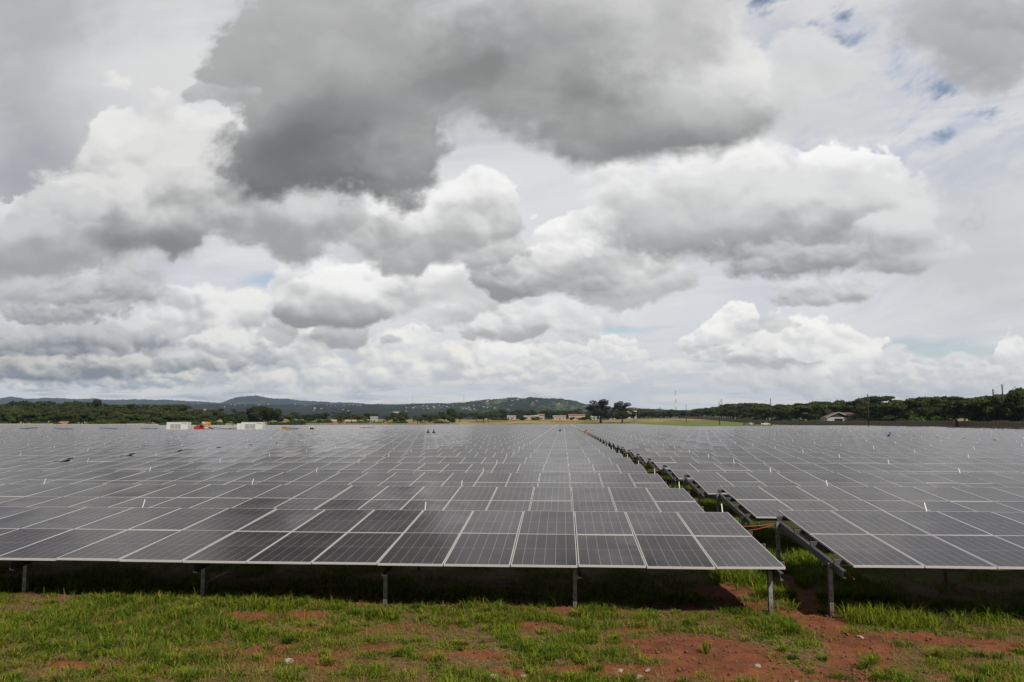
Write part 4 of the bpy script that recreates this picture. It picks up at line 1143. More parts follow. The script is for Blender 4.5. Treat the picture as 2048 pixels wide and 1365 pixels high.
tree('lollipop', -.6147 * 520, 520, 17.0, 'tall tree with bare stem and ball crown above the left wood', name='tree'); tree('gum', -.6505 * 520, 520, 15.5, 'ragged slim tree standing above the left wood skyline', wide=.55, i=0)
tree('round', -.398 * 470, 470, 12.5, 'broad tall tree right of the second inverter cabin', leaf='leaf_dark', wide=1.15, i=0); tree('round', -.380 * 475, 475, 13.2, 'tallest dark tree just behind the inverter cabins', leaf='leaf_dark', i=1)
tree('sparse', -.420 * 470, 470, 10.5, 'olive tree left of the tall pair behind the cabins', leaf='leaf_olive', i=0)
# middle belt
MBG = 'trees of the thin belt before the central hill'
for d, n, hl, hh, xl, xr in ((600, 22, 5.0, 8.0, -.40, -.13), (690, 30, 6.5, 9.5, -.40, -.10), (960, 50, 7.5, 11.5, -.16, .115), (1000, 40, 9.0, 13.5, -.10, .125), (930, 30, 8.0, 11.5, .085, .175)):
    for i in range(n):
        u = xl + (xr - xl) * (i + trn.uniform(-.5, 1.5)) / n; y = d * trn.uniform(.97, 1.03); kind = trn.choices(('round', 'sparse', 'flat'), (6, 2, 1))[0]; leaf = trn.choices(('leaf_dark', 'leaf_mid', 'leaf_olive'), (4, 3, 1.5))[0]
        if d > 900: mass_tree(kind, u * y, y, trn.uniform(hl, hh), leaf, trn.uniform(1.0, 1.5)); continue
        tree(kind, u * y, y, trn.uniform(hl, hh), '%s %s tree in the belt below the central hill' % (KN[kind], LN[leaf]), MBG, leaf, trn.uniform(1.0, 1.5))
for i in range(22):
    u = trn.uniform(-.38, -.15); y = trn.uniform(510, 560); tree('bush', u * y, y, trn.uniform(2.2, 3.8), 'light green bush along the edge of the middle belt', 'bushes before the middle belt', 'leaf_light', trn.uniform(1.5, 2.6))
tree('round', -.1415 * 650, 650, 12.6, 'large dark tree left of the small cream houses', leaf='leaf_dark', wide=1.25, i=2); tree('round', -.172 * 640, 640, 8.0, 'rounded olive tree left of the large dark tree', leaf='leaf_olive', wide=1.35, i=3)
tree('column', -.0385 * 800, 800, 9.5, 'narrow dark tree between the cream houses', leaf='leaf_dark', wide=1.3); tree('round', -.0197 * 800, 800, 11.2, 'dark upright tree before the long cream house', leaf='leaf_dark', wide=.85, i=4)
tree('round', -.083 * 800, 800, 8.0, 'bushy green tree right of the leftmost cream house', leaf='leaf_mid', wide=1.2, i=1); tree('bush', .078 * 800, 800, 7.0, 'dark bush before the yellow roofed building', leaf='leaf_dark', wide=.9)
tree('gum', .0475 * 620, 620, 18.6, 'taller and left one of the two big ragged trees', leaf='leaf_gum', wide=1.6, i=0); tree('gum', .0745 * 640, 640, 17.0, 'shorter and right one of the two big ragged trees', leaf='leaf_gum', wide=1.3, i=1)
tree('sparse', .089 * 640, 640, 9.5, 'low grey green tree right of the two big ragged trees', leaf='leaf_gum', wide=1.0, i=1)
for i in range(14):
    u = trn.uniform(-.11, .06); y = trn.uniform(775, 790); tree('bush', u * y, y, trn.uniform(1.6, 3.6), 'green bush before the row of cream houses', 'bushes before the cream houses', trn.choice(('leaf_mid', 'leaf_dark', 'leaf_light')), trn.uniform(1.2, 2.4))
# right wood, behind the boundary wall
RW = 'trees of the wood behind the boundary wall'
for i in range(58):
    y = 235 + 640 * (i / 57) ** 1.25 + trn.uniform(-5, 5); x = 147 + trn.uniform(0, 9)
    kind = trn.choices(('flat', 'round', 'sparse'), (5, 4, 1))[0]; leaf = trn.choices(('leaf_dark', 'leaf_mid', 'leaf_olive'), (6, 2.5, .8))[0]
    hgt = trn.uniform(10.0, 13.5) * (.86 if y < 345 else .93 if y < 420 else 1.0)
    if y < 460 and .325 < x / y < .375: continue
    tree(kind, x, y, hgt, '%s %s tree in the wood behind the boundary wall' % (KN[kind], LN[leaf]), RW, leaf, trn.uniform(.95, 1.3))
for i in range(46):
    y = 245 + 640 * (i / 45) ** 1.2 + trn.uniform(-6, 6); x = 162 + trn.uniform(0, 16)
    kind = trn.choices(('flat', 'round'), (5, 3))[0]; leaf = trn.choices(('leaf_dark', 'leaf_mid'), (6, 2))[0]
    if y < 460 and .325 < x / y < .375: continue
    tree(kind, x, y, trn.uniform(14.0, 18.0) * (.78 if y < 345 else .88 if y < 420 else 1.0), '%s %s tree in the wood behind the boundary wall' % (KN[kind], LN[leaf]), RW, leaf, trn.uniform(1.0, 1.3))
for i in range(26):
    y = 235 + 420 * (i / 25) ** 1.2 + trn.uniform(-6, 6); x = 143.5 + trn.uniform(0, 2.5)
    if y < 460 and .325 < x / y < .40: continue
    tree('bush', x, y, trn.uniform(3.4, 6.2), 'light green bush showing over the boundary wall', 'bushes behind the boundary wall', trn.choice(('leaf_light', 'leaf_light', 'leaf_mid')), trn.uniform(1.0, 1.5))
tree('round', .5575 * 262, 262, 13.3, 'tallest leafy tree at the far right behind the wall', leaf='leaf_mid', wide=.85, i=0); tree('round', .535 * 268, 268, 12.2, 'leafy tree left of the tallest one at the far right', leaf='leaf_mid', wide=.9, i=3)
tree('sparse', .3790 * 418, 418, 14.2, 'thin brownish tree shading the red brown roof', leaf='leaf_olive', wide=1.12, i=2)
tree('sparse', .409 * 400, 400, 13.4, 'tall open crowned tree right of the roadside pole', leaf='leaf_mid', wide=1.0, i=1)
for u, h in ((.374, 3.4), (.382, 4.0), (.391, 3.6), (.400, 4.4)):
    tree('bush', u * 384, 384, h, 'light green bush showing over the boundary wall', 'bushes behind the boundary wall', 'leaf_mid', 1.5)
for i in range(9):
    y = 300 + 52 * i + trn.uniform(-12, 12); x = 150 + trn.uniform(0, 10)
    if y < 460 and .325 < x / y < .40: continue
    tree(trn.choice(('round', 'sparse', 'flat')), x, y, trn.uniform(12.5, 15.5) * (.86 if y < 345 else 1.0), 'taller tree standing out of the wood behind the boundary wall', RW, trn.choice(('leaf_mid', 'leaf_dark', 'leaf_gum')), trn.uniform(.85, 1.1))
tree('round', .506 * 276, 276, 11.6, 'leafy tree third from the right edge behind the wall', leaf='leaf_mid', wide=1.0, i=4); tree('flat', .482 * 285, 285, 10.8, 'flat topped tree right of the twin poles', leaf='leaf_dark', wide=1.05, i=2)
build_mass()
# ------------------------------------------------------------------ grass
def grass_material():
    m = bpy.data.materials.new('grass_blades'); m.use_nodes = True
    nt = m.node_tree; b = nt.nodes['Principled BSDF']
    at = nt.nodes.new('ShaderNodeAttribute'); at.attribute_name = 'tone'
    cr = nt.nodes.new('ShaderNodeValToRGB'); nt.links.new(at.outputs['Fac'], cr.inputs[0])
    e = cr.color_ramp.elements
    e[0].position = 0; e[0].color = (0.046, 0.086, 0.008, 1); e[1].position = 1; e[1].color = (0.27, 0.18, 0.085, 1)
    for p, c in ((.3, (0.112, 0.168, 0.011)), (.55, (0.215, 0.225, 0.020)), (.72, (0.210, 0.170, 0.040)), (.85, (0.24, 0.150, 0.058))):
        k = e.new(p); k.color = (*c, 1)
    nt.links.new(cr.outputs[0], b.inputs['Base Color']); b.inputs['Roughness'].default_value = .7; b.inputs['Specular IOR Level'].default_value = .08
    tr = nt.nodes.new('ShaderNodeBsdfTranslucent'); nt.links.new(cr.outputs[0], tr.inputs['Color'])
    mx = nt.nodes.new('ShaderNodeMixShader'); mx.inputs[0].default_value = .3
    nt.links.new(b.outputs[0], mx.inputs[1]); nt.links.new(tr.outputs[0], mx.inputs[2]); nt.links.new(mx.outputs[0], nt.nodes['Material Output'].inputs[0])
    return m


M['grass'] = grass_material()


def blades(x, y, z, ln, wd, lean, tone, r):
    """curved tapering blades: lean 0 upright .. 1 lying"""
    n = len(x); a = r.random(n) * 6.2832
    dx, dy = np.cos(a), np.sin(a); sx, sy = -dy, dx
    th1 = lean * 1.0 + .1; th2 = np.minimum(lean * 1.45 + .35 + .5 * r.random(n), 1.75)
    l1, l2 = ln * .55, ln * .45
    p0 = np.stack([x, y, z - .01], 1)
    p1 = p0 + np.stack([dx * np.sin(th1) * l1, dy * np.sin(th1) * l1, np.cos(th1) * l1], 1)
    p2 = p1 + np.stack([dx * np.sin(th2) * l2, dy * np.sin(th2) * l2, np.cos(th2) * l2], 1)
    p2[:, 2] = np.maximum(p2[:, 2], z + .006); p1[:, 2] = np.maximum(p1[:, 2], z + .010)
    s = np.stack([sx, sy, np.zeros(n)], 1) * (wd / 2)[:, None]
    V = np.stack([p0 - s * .8, p0 + s * .8, p1 + s, p1 - s, p2], 1).reshape(-1, 3)
    o = np.arange(n)[:, None] * 5
    return V, o + np.array([[0, 1, 2, 3]]), o + np.array([[3, 2, 4]]), np.repeat(tone, 5)


def build_blades(name, parts):
    V = np.concatenate([p[0] for p in parts]); off = np.cumsum([0] + [len(p[0]) for p in parts])
    Q = np.concatenate([p[1] + o for p, o in zip(parts, off)]); T = np.concatenate([p[2] + o for p, o in zip(parts, off)])
    me = np_mesh(name, V, quads=Q, tris=T, mats=[M['grass']])
    a = me.attributes.new('tone', 'FLOAT', 'POINT'); a.data.foreach_set('value', np.concatenate([p[3] for p in parts]).astype(np.float32))
    return me


def lush(x, y):      # where the grass stands greenest
    return fbm(x * .55 + 3, y * .8, 3, 61) + .55 * (fbm(x * 2.2, y * 2.6, 3, 67) - .5)


def build_grass():
    r = np.random.default_rng(3); parts = []
    def place(n, y0, y1, xl=-.78, xr=.60):
        y = y0 + (y1 - y0) * r.random(n); x = (xl + (xr - xl) * r.random(n)) * y
        return x, y
    # green turf
    x, y = place(330000, 9.4, 15.6); b = bare(x, y); lu = lush(x, y); cl = fbm(x * 5.5, y * 5.5, 2, 71)
    left = smoothstep(1.5, -4.0, x)
    dens = np.clip((lu - .455 + .10 * left) * 6.0, .03, 1) * np.clip(1.10 - b * 1.35, .012, 1) * np.clip((cl - .30) * 3.2, .04, 1)
    dens = dens * np.where(x > 4.4, .06 + .94 * smoothstep(.44, .62, fbm(x * 1.5 + 2, y * 2.1, 3, 131)), 1.0)
    k = r.random(len(x)) < dens; x, y, lu, cl = x[k], y[k], lu[k], cl[k]; n = len(x)
    tall = 1 + .9 * (x < 2.2) * smoothstep(13.9, 14.8, y) * (fbm(x * 1.7, y * 1.7, 2, 77) > .5) + 1.1 * smoothstep(4.6, 5.4, x) * smoothstep(13.0, 14.0, y) * smoothstep(.40, .62, fbm(x * 1.9 + 5, y * 1.9, 3, 55))
    ln = (.040 + .098 * r.random(n) ** 1.6) * (.45 + 1.1 * cl) * (.7 + .9 * smoothstep(.42, .66, lu)) * tall
    tone = np.clip(.35 + .24 * r.normal(0, 1, n) + .5 * (.5 - lu) + .12 * (fbm(x * 1.1, y * 1.1, 2, 83) - .5), 0, .78)
    parts.append(blades(x, y, gz_fine(x, y), ln, .005 + .006 * r.random(n), .25 + .6 * r.random(n), tone, r))
    # ragged tufts
    m = 620; cy = 9.5 + 6.0 * r.random(m); cx = (-.76 + 1.34 * r.random(m)) * cy; cb = bare(cx, cy); k = r.random(m) < np.clip(1.05 - cb, .05, 1); cx, cy = cx[k], cy[k]; m = len(cx)
    cnt = r.integers(25, 130, m); rad = .03 + .13 * r.random(m); ht = .09 + .15 * r.random(m) ** 1.7; tn = np.clip(.33 + .20 * r.normal(0, 1, m), .02, .8)
    idx = np.repeat(np.arange(m), cnt); n = len(idx); a = r.random(n) * 6.2832; q = rad[idx] * np.sqrt(r.random(n)); x = cx[idx] + q * np.cos(a) * 1.3; y = cy[idx] + q * np.sin(a)
    parts.append(blades(x, y, gz_fine(x, y), ht[idx] * (.5 + .8 * r.random(n)), .006 + .006 * r.random(n), np.clip(.2 + .5 * r.random(n) + q * 2, 0, 1.1), np.clip(tn[idx] + .09 * r.normal(0, 1, n), 0, .95), r))
    # thin dry stems standing above the turf
    x, y = place(3200, 9.5, 15.4); k = (bare(x, y) < .6) & (r.random(len(x)) < np.clip((fbm(x * 1.3, y * 1.3, 2, 121) - .35) * 3, 0, 1)); x, y = x[k], y[k]; n = len(x)
    parts.append(blades(x, y, gz_fine(x, y), .16 + .22 * r.random(n), .0035 + .003 * r.random(n), .05 + .4 * r.random(n), np.clip(.68 + .15 * r.normal(0, 1, n), .4, 1), r))
    # small broad leaves close to the soil
    x, y = place(90000, 9.4, 15.4); b = bare(x, y); cl = fbm(x * 3.1 + 9, y * 3.1, 3, 91)
    k = r.random(len(x)) < np.clip((cl - .50) * 6, 0, 1) * np.clip(1.0 - b * 1.5, 0, 1); x, y = x[k], y[k]; n = len(x)
    parts.append(blades(x, y, gz_fine(x, y) + .02 * r.random(n), .03 + .04 * r.random(n), .014 + .014 * r.random(n), .6 + .4 * r.random(n), np.clip(.26 + .12 * r.normal(0, 1, n), 0, .55), r))
    # dry straw lying about
    x, y = place(150000, 9.4, 15.6); b = bare(x, y); dr = fbm(x * .9 + 20, y * 1.2, 3, 97)
    k = r.random(len(x)) < np.clip((dr - .34) * 2.6, .03, 1) * np.clip(1.02 - b * .93, 0.02, 1); x, y = x[k], y[k]; n = len(x)
    parts.append(blades(x, y, gz_fine(x, y) + .012 * r.random(n), .06 + .14 * r.random(n), .003 + .004 * r.random(n), .85 + .35 * r.random(n), np.clip(.86 + .12 * r.normal(0, 1, n), .6, 1), r))
    # shade under the tables and the walkway behind
    x, y = place(60000, 15.0, 19.0); cl = fbm(x * 1.5, y * 1.5, 3, 101); k = (r.random(len(x)) < np.clip((cl - .42) * 4, 0, 1)) & (bare(x, y) < .5); x, y = x[k], y[k]; n = len(x)
    parts.append(blades(x, y, gz_fine(x, y), .07 + .13 * r.random(n), .006 + .006 * r.random(n), .15 + .5 * r.random(n), np.clip(.28 + .15 * r.normal(0, 1, n), 0, .7), r))
    y = 15.5 + 62 * r.random(130000) ** 1.8; x = 4.75 + 3.2 * (r.random(len(y)) - .5); cl = fbm(x * 2, y * 1.2, 3, 107)
    k = (r.random(len(x)) < np.clip((cl - .30) * 4, 0, 1)) & (bare(x, y) < .5); x, y = x[k], y[k]; n = len(x)
    parts.append(blades(x, y, gz_fine(x, y), .10 + .25 * r.random(n), .007 + .008 * r.random(n), .1 + .5 * r.random(n), np.clip(.30 + .16 * r.normal(0, 1, n), 0, .75), r))
    o = link('grass', build_blades('grass', parts)); tag(o, kind='stuff')
    o['label'] = 'short green and dry yellow grass on the red soil'; o['category'] = 'grass'


build_grass()


def clump(x, y, n, ln, wd, lean, tone, spread, label, seed, name='grass_clump'):
    r = np.random.default_rng(seed); a = r.random(n) * 6.2832; q = spread * np.sqrt(r.random(n))
    z = g1f(x, y)
    P = blades(q * np.cos(a), q * np.sin(a), np.zeros(n), ln * (.55 + .6 * r.random(n)), wd * (.7 + .6 * r.random(n)), np.clip(lean + .25 * r.normal(0, 1, n), .02, 1.1), np.clip(tone + .07 * r.normal(0, 1, n), 0, 1), r)
    o = link(name, build_blades(name, [P])); o.location = (x, y, z); tag(o, label, 'grass clump', 'larger grass clumps')


def seed_stalk(x, y, h, label, seed, sprays=9):
    rn = random.Random(seed); b = MB(); z = g1f(x, y)
    b.tube([(0, 0, -.02), (.02, 0, h * .5), (rn.uniform(-.06, .06), 0, h)], [.005, .004, .002], M['grass'], 5)
    for i in range(sprays):
        t = .35 + .6 * i / sprays; a = rn.uniform(0, 6.28); l = h * .22 * (1.15 - t)
        p = Vector((.02, 0, h * t)); b.bar(p, p + Vector((math.cos(a) * l, math.sin(a) * l, l * .8)), .004, .003, M['grass'])
    me = b.mesh('weed_stalk'); at = me.attributes.new('tone', 'FLOAT', 'POINT'); at.data.foreach_set('value', np.full(len(me.vertices), .6, np.float32))
    o = link('weed_stalk', me, None, (x, y, z)); tag(o, label, 'weed', 'weed stalks')


clump(5.15, 14.0, 520, .34, .010, .28, .42, .42, 'bushy tall grass clump at the shade edge of the right table', 1)
clump(5.75, 13.75, 420, .28, .010, .35, .38, .40, 'dense grass clump right of the pale bushy one by the shade', 2)
clump(7.35, 14.55, 70, .75, .013, .75, .30, .22, 'grass clump with long arching blades below the right table', 3)
clump(7.0, 14.2, 260, .26, .010, .4, .25, .5, 'low dark grass clump in front of the arching blades', 4)
clump(1.98, 11.55, 16, .26, .020, .10, .40, .05, 'lone pale green sprout on the bare red mound', 5)
clump(-3.4, 12.3, 230, .20, .009, .5, .28, .26, 'round dark green tuft left of the middle of the foreground', 6)
clump(-2.9, 13.4, 150, .25, .010, .35, .34, .18, 'upright tuft just in front of the second post', 7)
clump(-6.95, 15.0, 60, .42, .012, .45, .30, .16, 'tuft with bent blades beside the second post from left', 8)
clump(-9.3, 14.6, 50, .36, .012, .5, .30, .16, 'tuft with bent blades near the leftmost post', 9)
clump(4.35, 10.95, 150, .32, .012, .85, .22, .24, 'sprawling dark tuft on the red path at lower right', 10)
clump(4.05, 14.7, 34, .30, .012, .45, .36, .10, 'long bladed tuft beside the walkway post', 11)
clump(3.3, 14.1, 90, .17, .010, .4, .33, .20, 'green tuft at the foot of the corner post', 12)
clump(-.2, 14.6, 70, .36, .010, .35, .35, .18, 'thin tall tuft in the shade right of the third post', 13)
clump(1.35, 13.6, 160, .22, .010, .45, .33, .22, 'green tuft behind the red mound', 14)
clump(6.1, 11.3, 280, .20, .010, .5, .34, .42, 'yellowish tuft at the lower right edge', 15)
clump(5.3, 10.7, 220, .22, .010, .5, .30, .34, 'dark green tuft low in the right corner', 16)
seed_stalk(-8.05, 15.1, .46, 'feathery weed stalk between the two leftmost posts', 1, 16)
seed_stalk(-5.75, 15.0, .48, 'thin seed stalk right of the second post from left', 2, 5)
seed_stalk(-4.25, 14.4, .50, 'pair member of thin seed stalks left of the third post', 3, 4)
seed_stalk(-3.55, 14.9, .46, 'bent seed stalk close left of the third post', 4, 4)


def stone(x, y, s, label, seed):
    rn = np.random.default_rng(seed); bm = bmesh.new(); bmesh.ops.create_icosphere(bm, subdivisions=2, radius=1)
    k = rn.normal(0, 1, (7, 3))
    for v in bm.verts:
        d = 1.0
        for q in k:
            q = Vector(q).normalized(); e = v.co.normalized().dot(q)
            if e > .55: d = min(d, .55 / e + .05)
        v.co = Vector((v.co.x * 1.3, v.co.y, v.co.z * .55)) * d * s
    me = bpy.data.meshes.new('stone'); bm.to_mesh(me); bm.free(); me.materials.append(M['stone'])
    o = link('stone', me, None, (x, y, g1f(x, y) + s * .12), (0, 0, rn.random() * 6)); tag(o, label, 'stone', 'loose stones on the soil')


for i, (x, y, s, lab) in enumerate(((-3.75, 10.77, .085, 'large pale stone on dry grass left of centre'), (-.93, 10.45, .075, 'pale stone at the bottom edge near the middle'), (.73, 10.85, .055, 'left pale stone of the rubble below the red mound'),
        (.95, 10.65, .07, 'flat pale stone in front of the rubble below the mound'), (1.10, 10.86, .05, 'right pale stone of the rubble below the red mound'), (2.62, 11.2, .05, 'pale stone on the right slope of the red mound'),
        (-.55, 10.55, .06, 'stone lying left of the rubble near the bottom edge'), (4.6, 12.95, .06, 'pale stone beside the path before the bushy grass'), 
        (-1.55, 14.35, .05, 'stone at the shade edge right of the third post'), (3.65, 10.9, .04, 'small stone on the lower path'), (2.95, 10.6, .045, 'stone at the bottom right of the red mound'))): stone(x, y, s, lab, i + 5)


def clods():
    """crumbs of red earth and small gravel"""
    r = np.random.default_rng(8); n = 14000
    y = 9.4 + 6.0 * r.random(n); x = (-.75 + 1.33 * r.random(n)) * y; b = bare(x, y)
    k = r.random(n) < np.clip(b * .9, .05, .9); x, y = x[k], y[k]; n = len(x)
    s = (.007 + .034 * r.random(n) ** 5); z = gz_fine(x, y) + s * .25
    d = np.array([(1, 0, 0), (0, 1, 0), (-1, 0, 0), (0, -1, 0), (0, 0, .8), (0, 0, -.6)], float)
    V = (np.stack([x, y, z], 1)[:, None] + d[None] * s[:, None, None] * (.6 + .8 * r.random((n, 6, 1)))).reshape(-1, 3)
    t = np.array([(0, 1, 4), (1, 2, 4), (2, 3, 4), (3, 0, 4), (1, 0, 5), (2, 1, 5), (3, 2, 5), (0, 3, 5)])
    T = (np.arange(n)[:, None, None] * 6 + t[None]).reshape(-1, 3)
    m = mat('earth_crumbs', (0.17, 0.068, 0.036), 0.95, var=.5, scale=40, color2=(0.085, 0.030, 0.015))
    o = link('soil_crumbs', np_mesh('soil_crumbs', V, tris=T, mats=[m])); tag(o, 'loose crumbs of red earth scattered over the bare soil', 'soil', None, 'stuff')


clods()
# ------------------------------------------------------------------ orange string cables at the walkway
def hang(a, b, sagv, n=8):
    a, b = Vector(a), Vector(b)
    return [a.lerp(b, i / n) - Vector((0, 0, sagv * 4 * (i / n) * (1 - i / n))) for i in range(n + 1)]


def sl(x, k, t, n, dz=.055):
    y, z = slope(t, n); return (x, ROW0 + k * ROWP + y, z + dz)


def cable(label, *runs):
    b = MB()
    for r in runs: b.tube(r, .0062, M['cable'], 6)
    tag(b.build('orange_cable'), label, 'cable', 'orange cables across the walkway')


xe = XR - .035
cable('orange cable looping down the left edge of the front right table',
      hang(sl(xe, 0, 4.05, .14), sl(xe, 0, 2.86, .10), .10) + hang(sl(xe, 0, 2.82, .10), sl(xe, 0, 1.9, .10), .03)[1:] + hang(sl(xe, 0, 1.8, .10), sl(xe + .02, 0, .45, .19), .09)[1:] + hang(sl(xe, 0, .45, .20), sl(xe + .10, 0, .12, .27), -.02)[1:])
cable('pair of orange cables strung across the walkway behind the front tables', hang((3.55, ROW0 + 4.0, 1.06), sl(xe, 0, 4.1, .15), .06), hang((3.6, ROW0 + 3.6, .98), sl(xe, 0, 4.12, .16), .05))
cable('orange cable dropping from the edge of the second left table', hang((3.76, ROW0 + ROWP + 2.4, 1.0), (3.80, ROW0 + ROWP + 1.7, .86), .02), hang((3.78, ROW0 + ROWP + 2.3, .98), (3.86, ROW0 + ROWP + 1.75, .80), .05))
cable('orange cable across the walkway at the fourth row', hang((3.7, ROW0 + 3 * ROWP + 3.3, 1.02), sl(xe - .2, 3, 3.9, .18), .08))
cable('orange cable hanging in the walkway at the third row', hang(sl(xe - .1, 2, 3.9, .2), (4.35, ROW0 + 2 * ROWP + 2.4, .45), .12), hang((4.35, ROW0 + 2 * ROWP + 2.4, .45), (4.75, ROW0 + 2 * ROWP + 1.2, .25), .05))

# ------------------------------------------------------------------ inverter cabins
def cabin(x, y, label, extra):
    root = empty('inverter_cabin', (x, y, 0), 0.10); root.scale = (.86, .9, .92)
    L, W, z0, z1 = 6.0, 2.5, .45, 3.25
    b = MB(); b.box(-L / 2, L / 2, -W / 2, W / 2, z0, z1, M['white']); b.box(-L / 2, L / 2, -W / 2 - .03, -W / 2, z1 - .16, z1, M['white']); b.box(-L / 2, L / 2, -W / 2 - .03, -W / 2, z0, z0 + .2, M['white'])
    for q in (-L / 2, L / 2 - .16): b.box(q, q + .16, -W / 2 - .03, -W / 2, z0 + .2, z1 - .16, M['white'])
    b.build('body', root)
    for (x0, x1, za, zb) in ((-1.9, -.75, 1.5, 2.75), (-.6, .1, 1.5, 2.75), (.2, 1.0, 1.5, 2.75), (1.35, 1.75, 2.75, 2.98), (1.95, 2.75, 2.72, 2.98), (-1.9, -.9, .7, .95), (-.7, .9, .7, .95)):
        g = MB(); g.box(x0, x1, -W / 2 - .045, -W / 2 - .002, za, zb, M['grille'])
        n = max(2, int((zb - za) / .14))
        for i in range(n): g.box(x0 + .03, x1 - .03, -W / 2 - .075, -W / 2 - .045, za + .03 + i * (zb - za) / n, za + .07 + i * (zb - za) / n, M['grille'] if i % 2 else M['white'])
        g.build('louvre', root)
    for x0 in (1.25, 2.0):
        d = MB(); d.box(x0, x0 + .7, -W / 2 - .04, -W / 2 - .002, .75, 2.62, M['white']); o = d.build('door', root)
        h = MB(); h.box(x0 + .58, x0 + .63, -W / 2 - .08, -W / 2 - .04, 1.5, 1.75, M['galv_dark']); h.build('handle', o)
    for px_ in (-2.7, 0, 2.7):
        p = MB(); p.box(px_ - .25, px_ + .25, -1.1, 1.1, -.3, z0, M['precast_pale']); p.build('plinth', root)
    if extra:
        e = MB(); e.box(-L / 2 - 1.25, -L / 2 - .08, -1.1, .9, .45, 2.9, M['white']); e.build('switchgear_box', root)
    tag(root, label, 'inverter cabin', 'white inverter cabins')


cabin(-95.4, 190, 'white louvred inverter cabin left of the red machine', False)
cabin(-76.5, 190, 'white louvred inverter cabin with a side box, right of the red machine', True)

# ------------------------------------------------------------------ red telescopic handler
def telehandler():
    root = empty('telescopic_handler', (-90.2, 191.5, 0), 0.08); root.scale = (.82, .85, .88)
    b = MB()
    b.prism([(-1.0, .75), (-1.0, 1.75), (-.9, 2.15), (.2, 2.25), (.9, 1.9), (1.0, .75)], -2.1, .3, M['red'], 'x'); b.box(.3, 2.2, -.95, .95, .75, 1.45, M['red'])
    b.build('chassis', root)
    c = MB(); c.hull8([Vector(p) for p in ((-.5, -1.02, 1.55), (.75, -1.02, 1.5), (.75, -.05, 1.5), (-.5, -.05, 1.55), (-.35, -.95, 2.75), (.45, -.95, 2.72), (.45, -.1, 2.72), (-.35, -.1, 2.75))], M['red']); cab = c.build('cab', root)
    w = MB(); w.face([(-.30, -1.03, 1.85), (.62, -1.03, 1.82), (.42, -.975, 2.6), (-.27, -.975, 2.62)], M['window']); w.face([(.77, -.95, 1.7), (.77, -.1, 1.7), (.50, -.14, 2.65), (.50, -.9, 2.65)], M['window']); w.build('window', cab)
    a = MB(); a.bar((-1.9, .35, 2.35), (2.6, .35, 1.75), .42, .46, M['red']); a.bar((2.4, .35, 1.78), (3.5, .35, 1.35), .32, .34, M['dark']); boom = a.build('boom', root)
    f = MB(); f.box(3.35, 3.5, -.2, .9, .75, 1.5, M['dark']); f.box(3.5, 4.5, -.1, 0, .75, .83, M['dark']); f.box(3.5, 4.5, .7, .8, .75, .83, M['dark']); f.build('fork', root)
    s = MB(); s.box(.55, 1.9, .11, .135, 1.78, 2.02, M['white']); s.build('side_band', boom)
    for x in (-1.35, 1.45):
        for y in (-1.05, .75):
            t = MB(); t.tube([(x, y, .62), (x, y + .32, .62)], .62, M['dark'], 20); wh = t.build('wheel', root)
            r = MB(); r.tube([(x, y - .012, .62), (x, y + .332, .62)], .32, M['yellow'], 16); r.build('rim', wh)
    l = MB(); l.tube([(-.1, -.5, 2.75), (-.1, -.5, 2.95)], .09, M['orange'], 10); l.build('beacon', root)
    tag(root, 'red telescopic handler parked between the two white cabins', 'telehandler')


telehandler()
b = MB(); b.box(-.85, .85, -.6, .6, 2.35, 2.75, M['yellow']); b.box(-.9, -.1, -.62, .62, 2.75, 3.05, M['white']); b.box(-.05, .9, -.62, .62, 2.75, 3.0, M['orange'])
for sx in (-.7, .62):
    for sy in (-.5, .45): b.box(sx, sx + .1, sy, sy + .08, -.1, 2.35, M['galv_dark'])
tag(b.build('site_trolley', None, (-91.6, 197, 0)), 'raised trolley with yellow and white load behind the red machine', 'trolley')


def panel_stack(x, y, label, tilt, dz=0):
    root = empty('panel_stack', (x, y, 0), random.uniform(-.1, .1))
    b = MB(); b.box(-1.7, 1.7, -.6, .6, 0, 1.25 + dz, M['galv_dark']); b.build('pallet', root)
    p = MB(); Mx = Matrix.Translation((0, 0, 1.42 + dz)) @ Matrix.Rotation(tilt, 4, 'Y')
    for i in range(3): p.box(-2.0 + .12 * i, 2.0 + .1 * i, -.56, .56, .05 * i, .04 + .05 * i, M['bluepanel'], Mx)
    p.build('stacked_panels', root); tag(root, label, 'panel stack', 'loose panel stacks on the left half')


for x, y, lab, t in ((-121.5, 184, 'dark loose panel stack right of the left cabin gap', .05), (-131.5, 186, 'blue sheened panel stack among the far left rows', -.06), (-112.5, 188, 'second blue sheened panel stack among the far left rows', .06),
                     (-84.5, 190, 'dark slanting panel stack left of the right cabin', .10), (-82.0, 193, 'flat dark panel stack beside the right cabin', -.04), (-101.5, 187, 'small dark panel stack just left of the left cabin', .03),
                     (-70.5, 200, 'blue sheened panel stack right of the right cabin', .04), (-54.0, 214, 'lone blue sheened panel stack behind the middle rows', -.05)): panel_stack(x, y, lab, t)

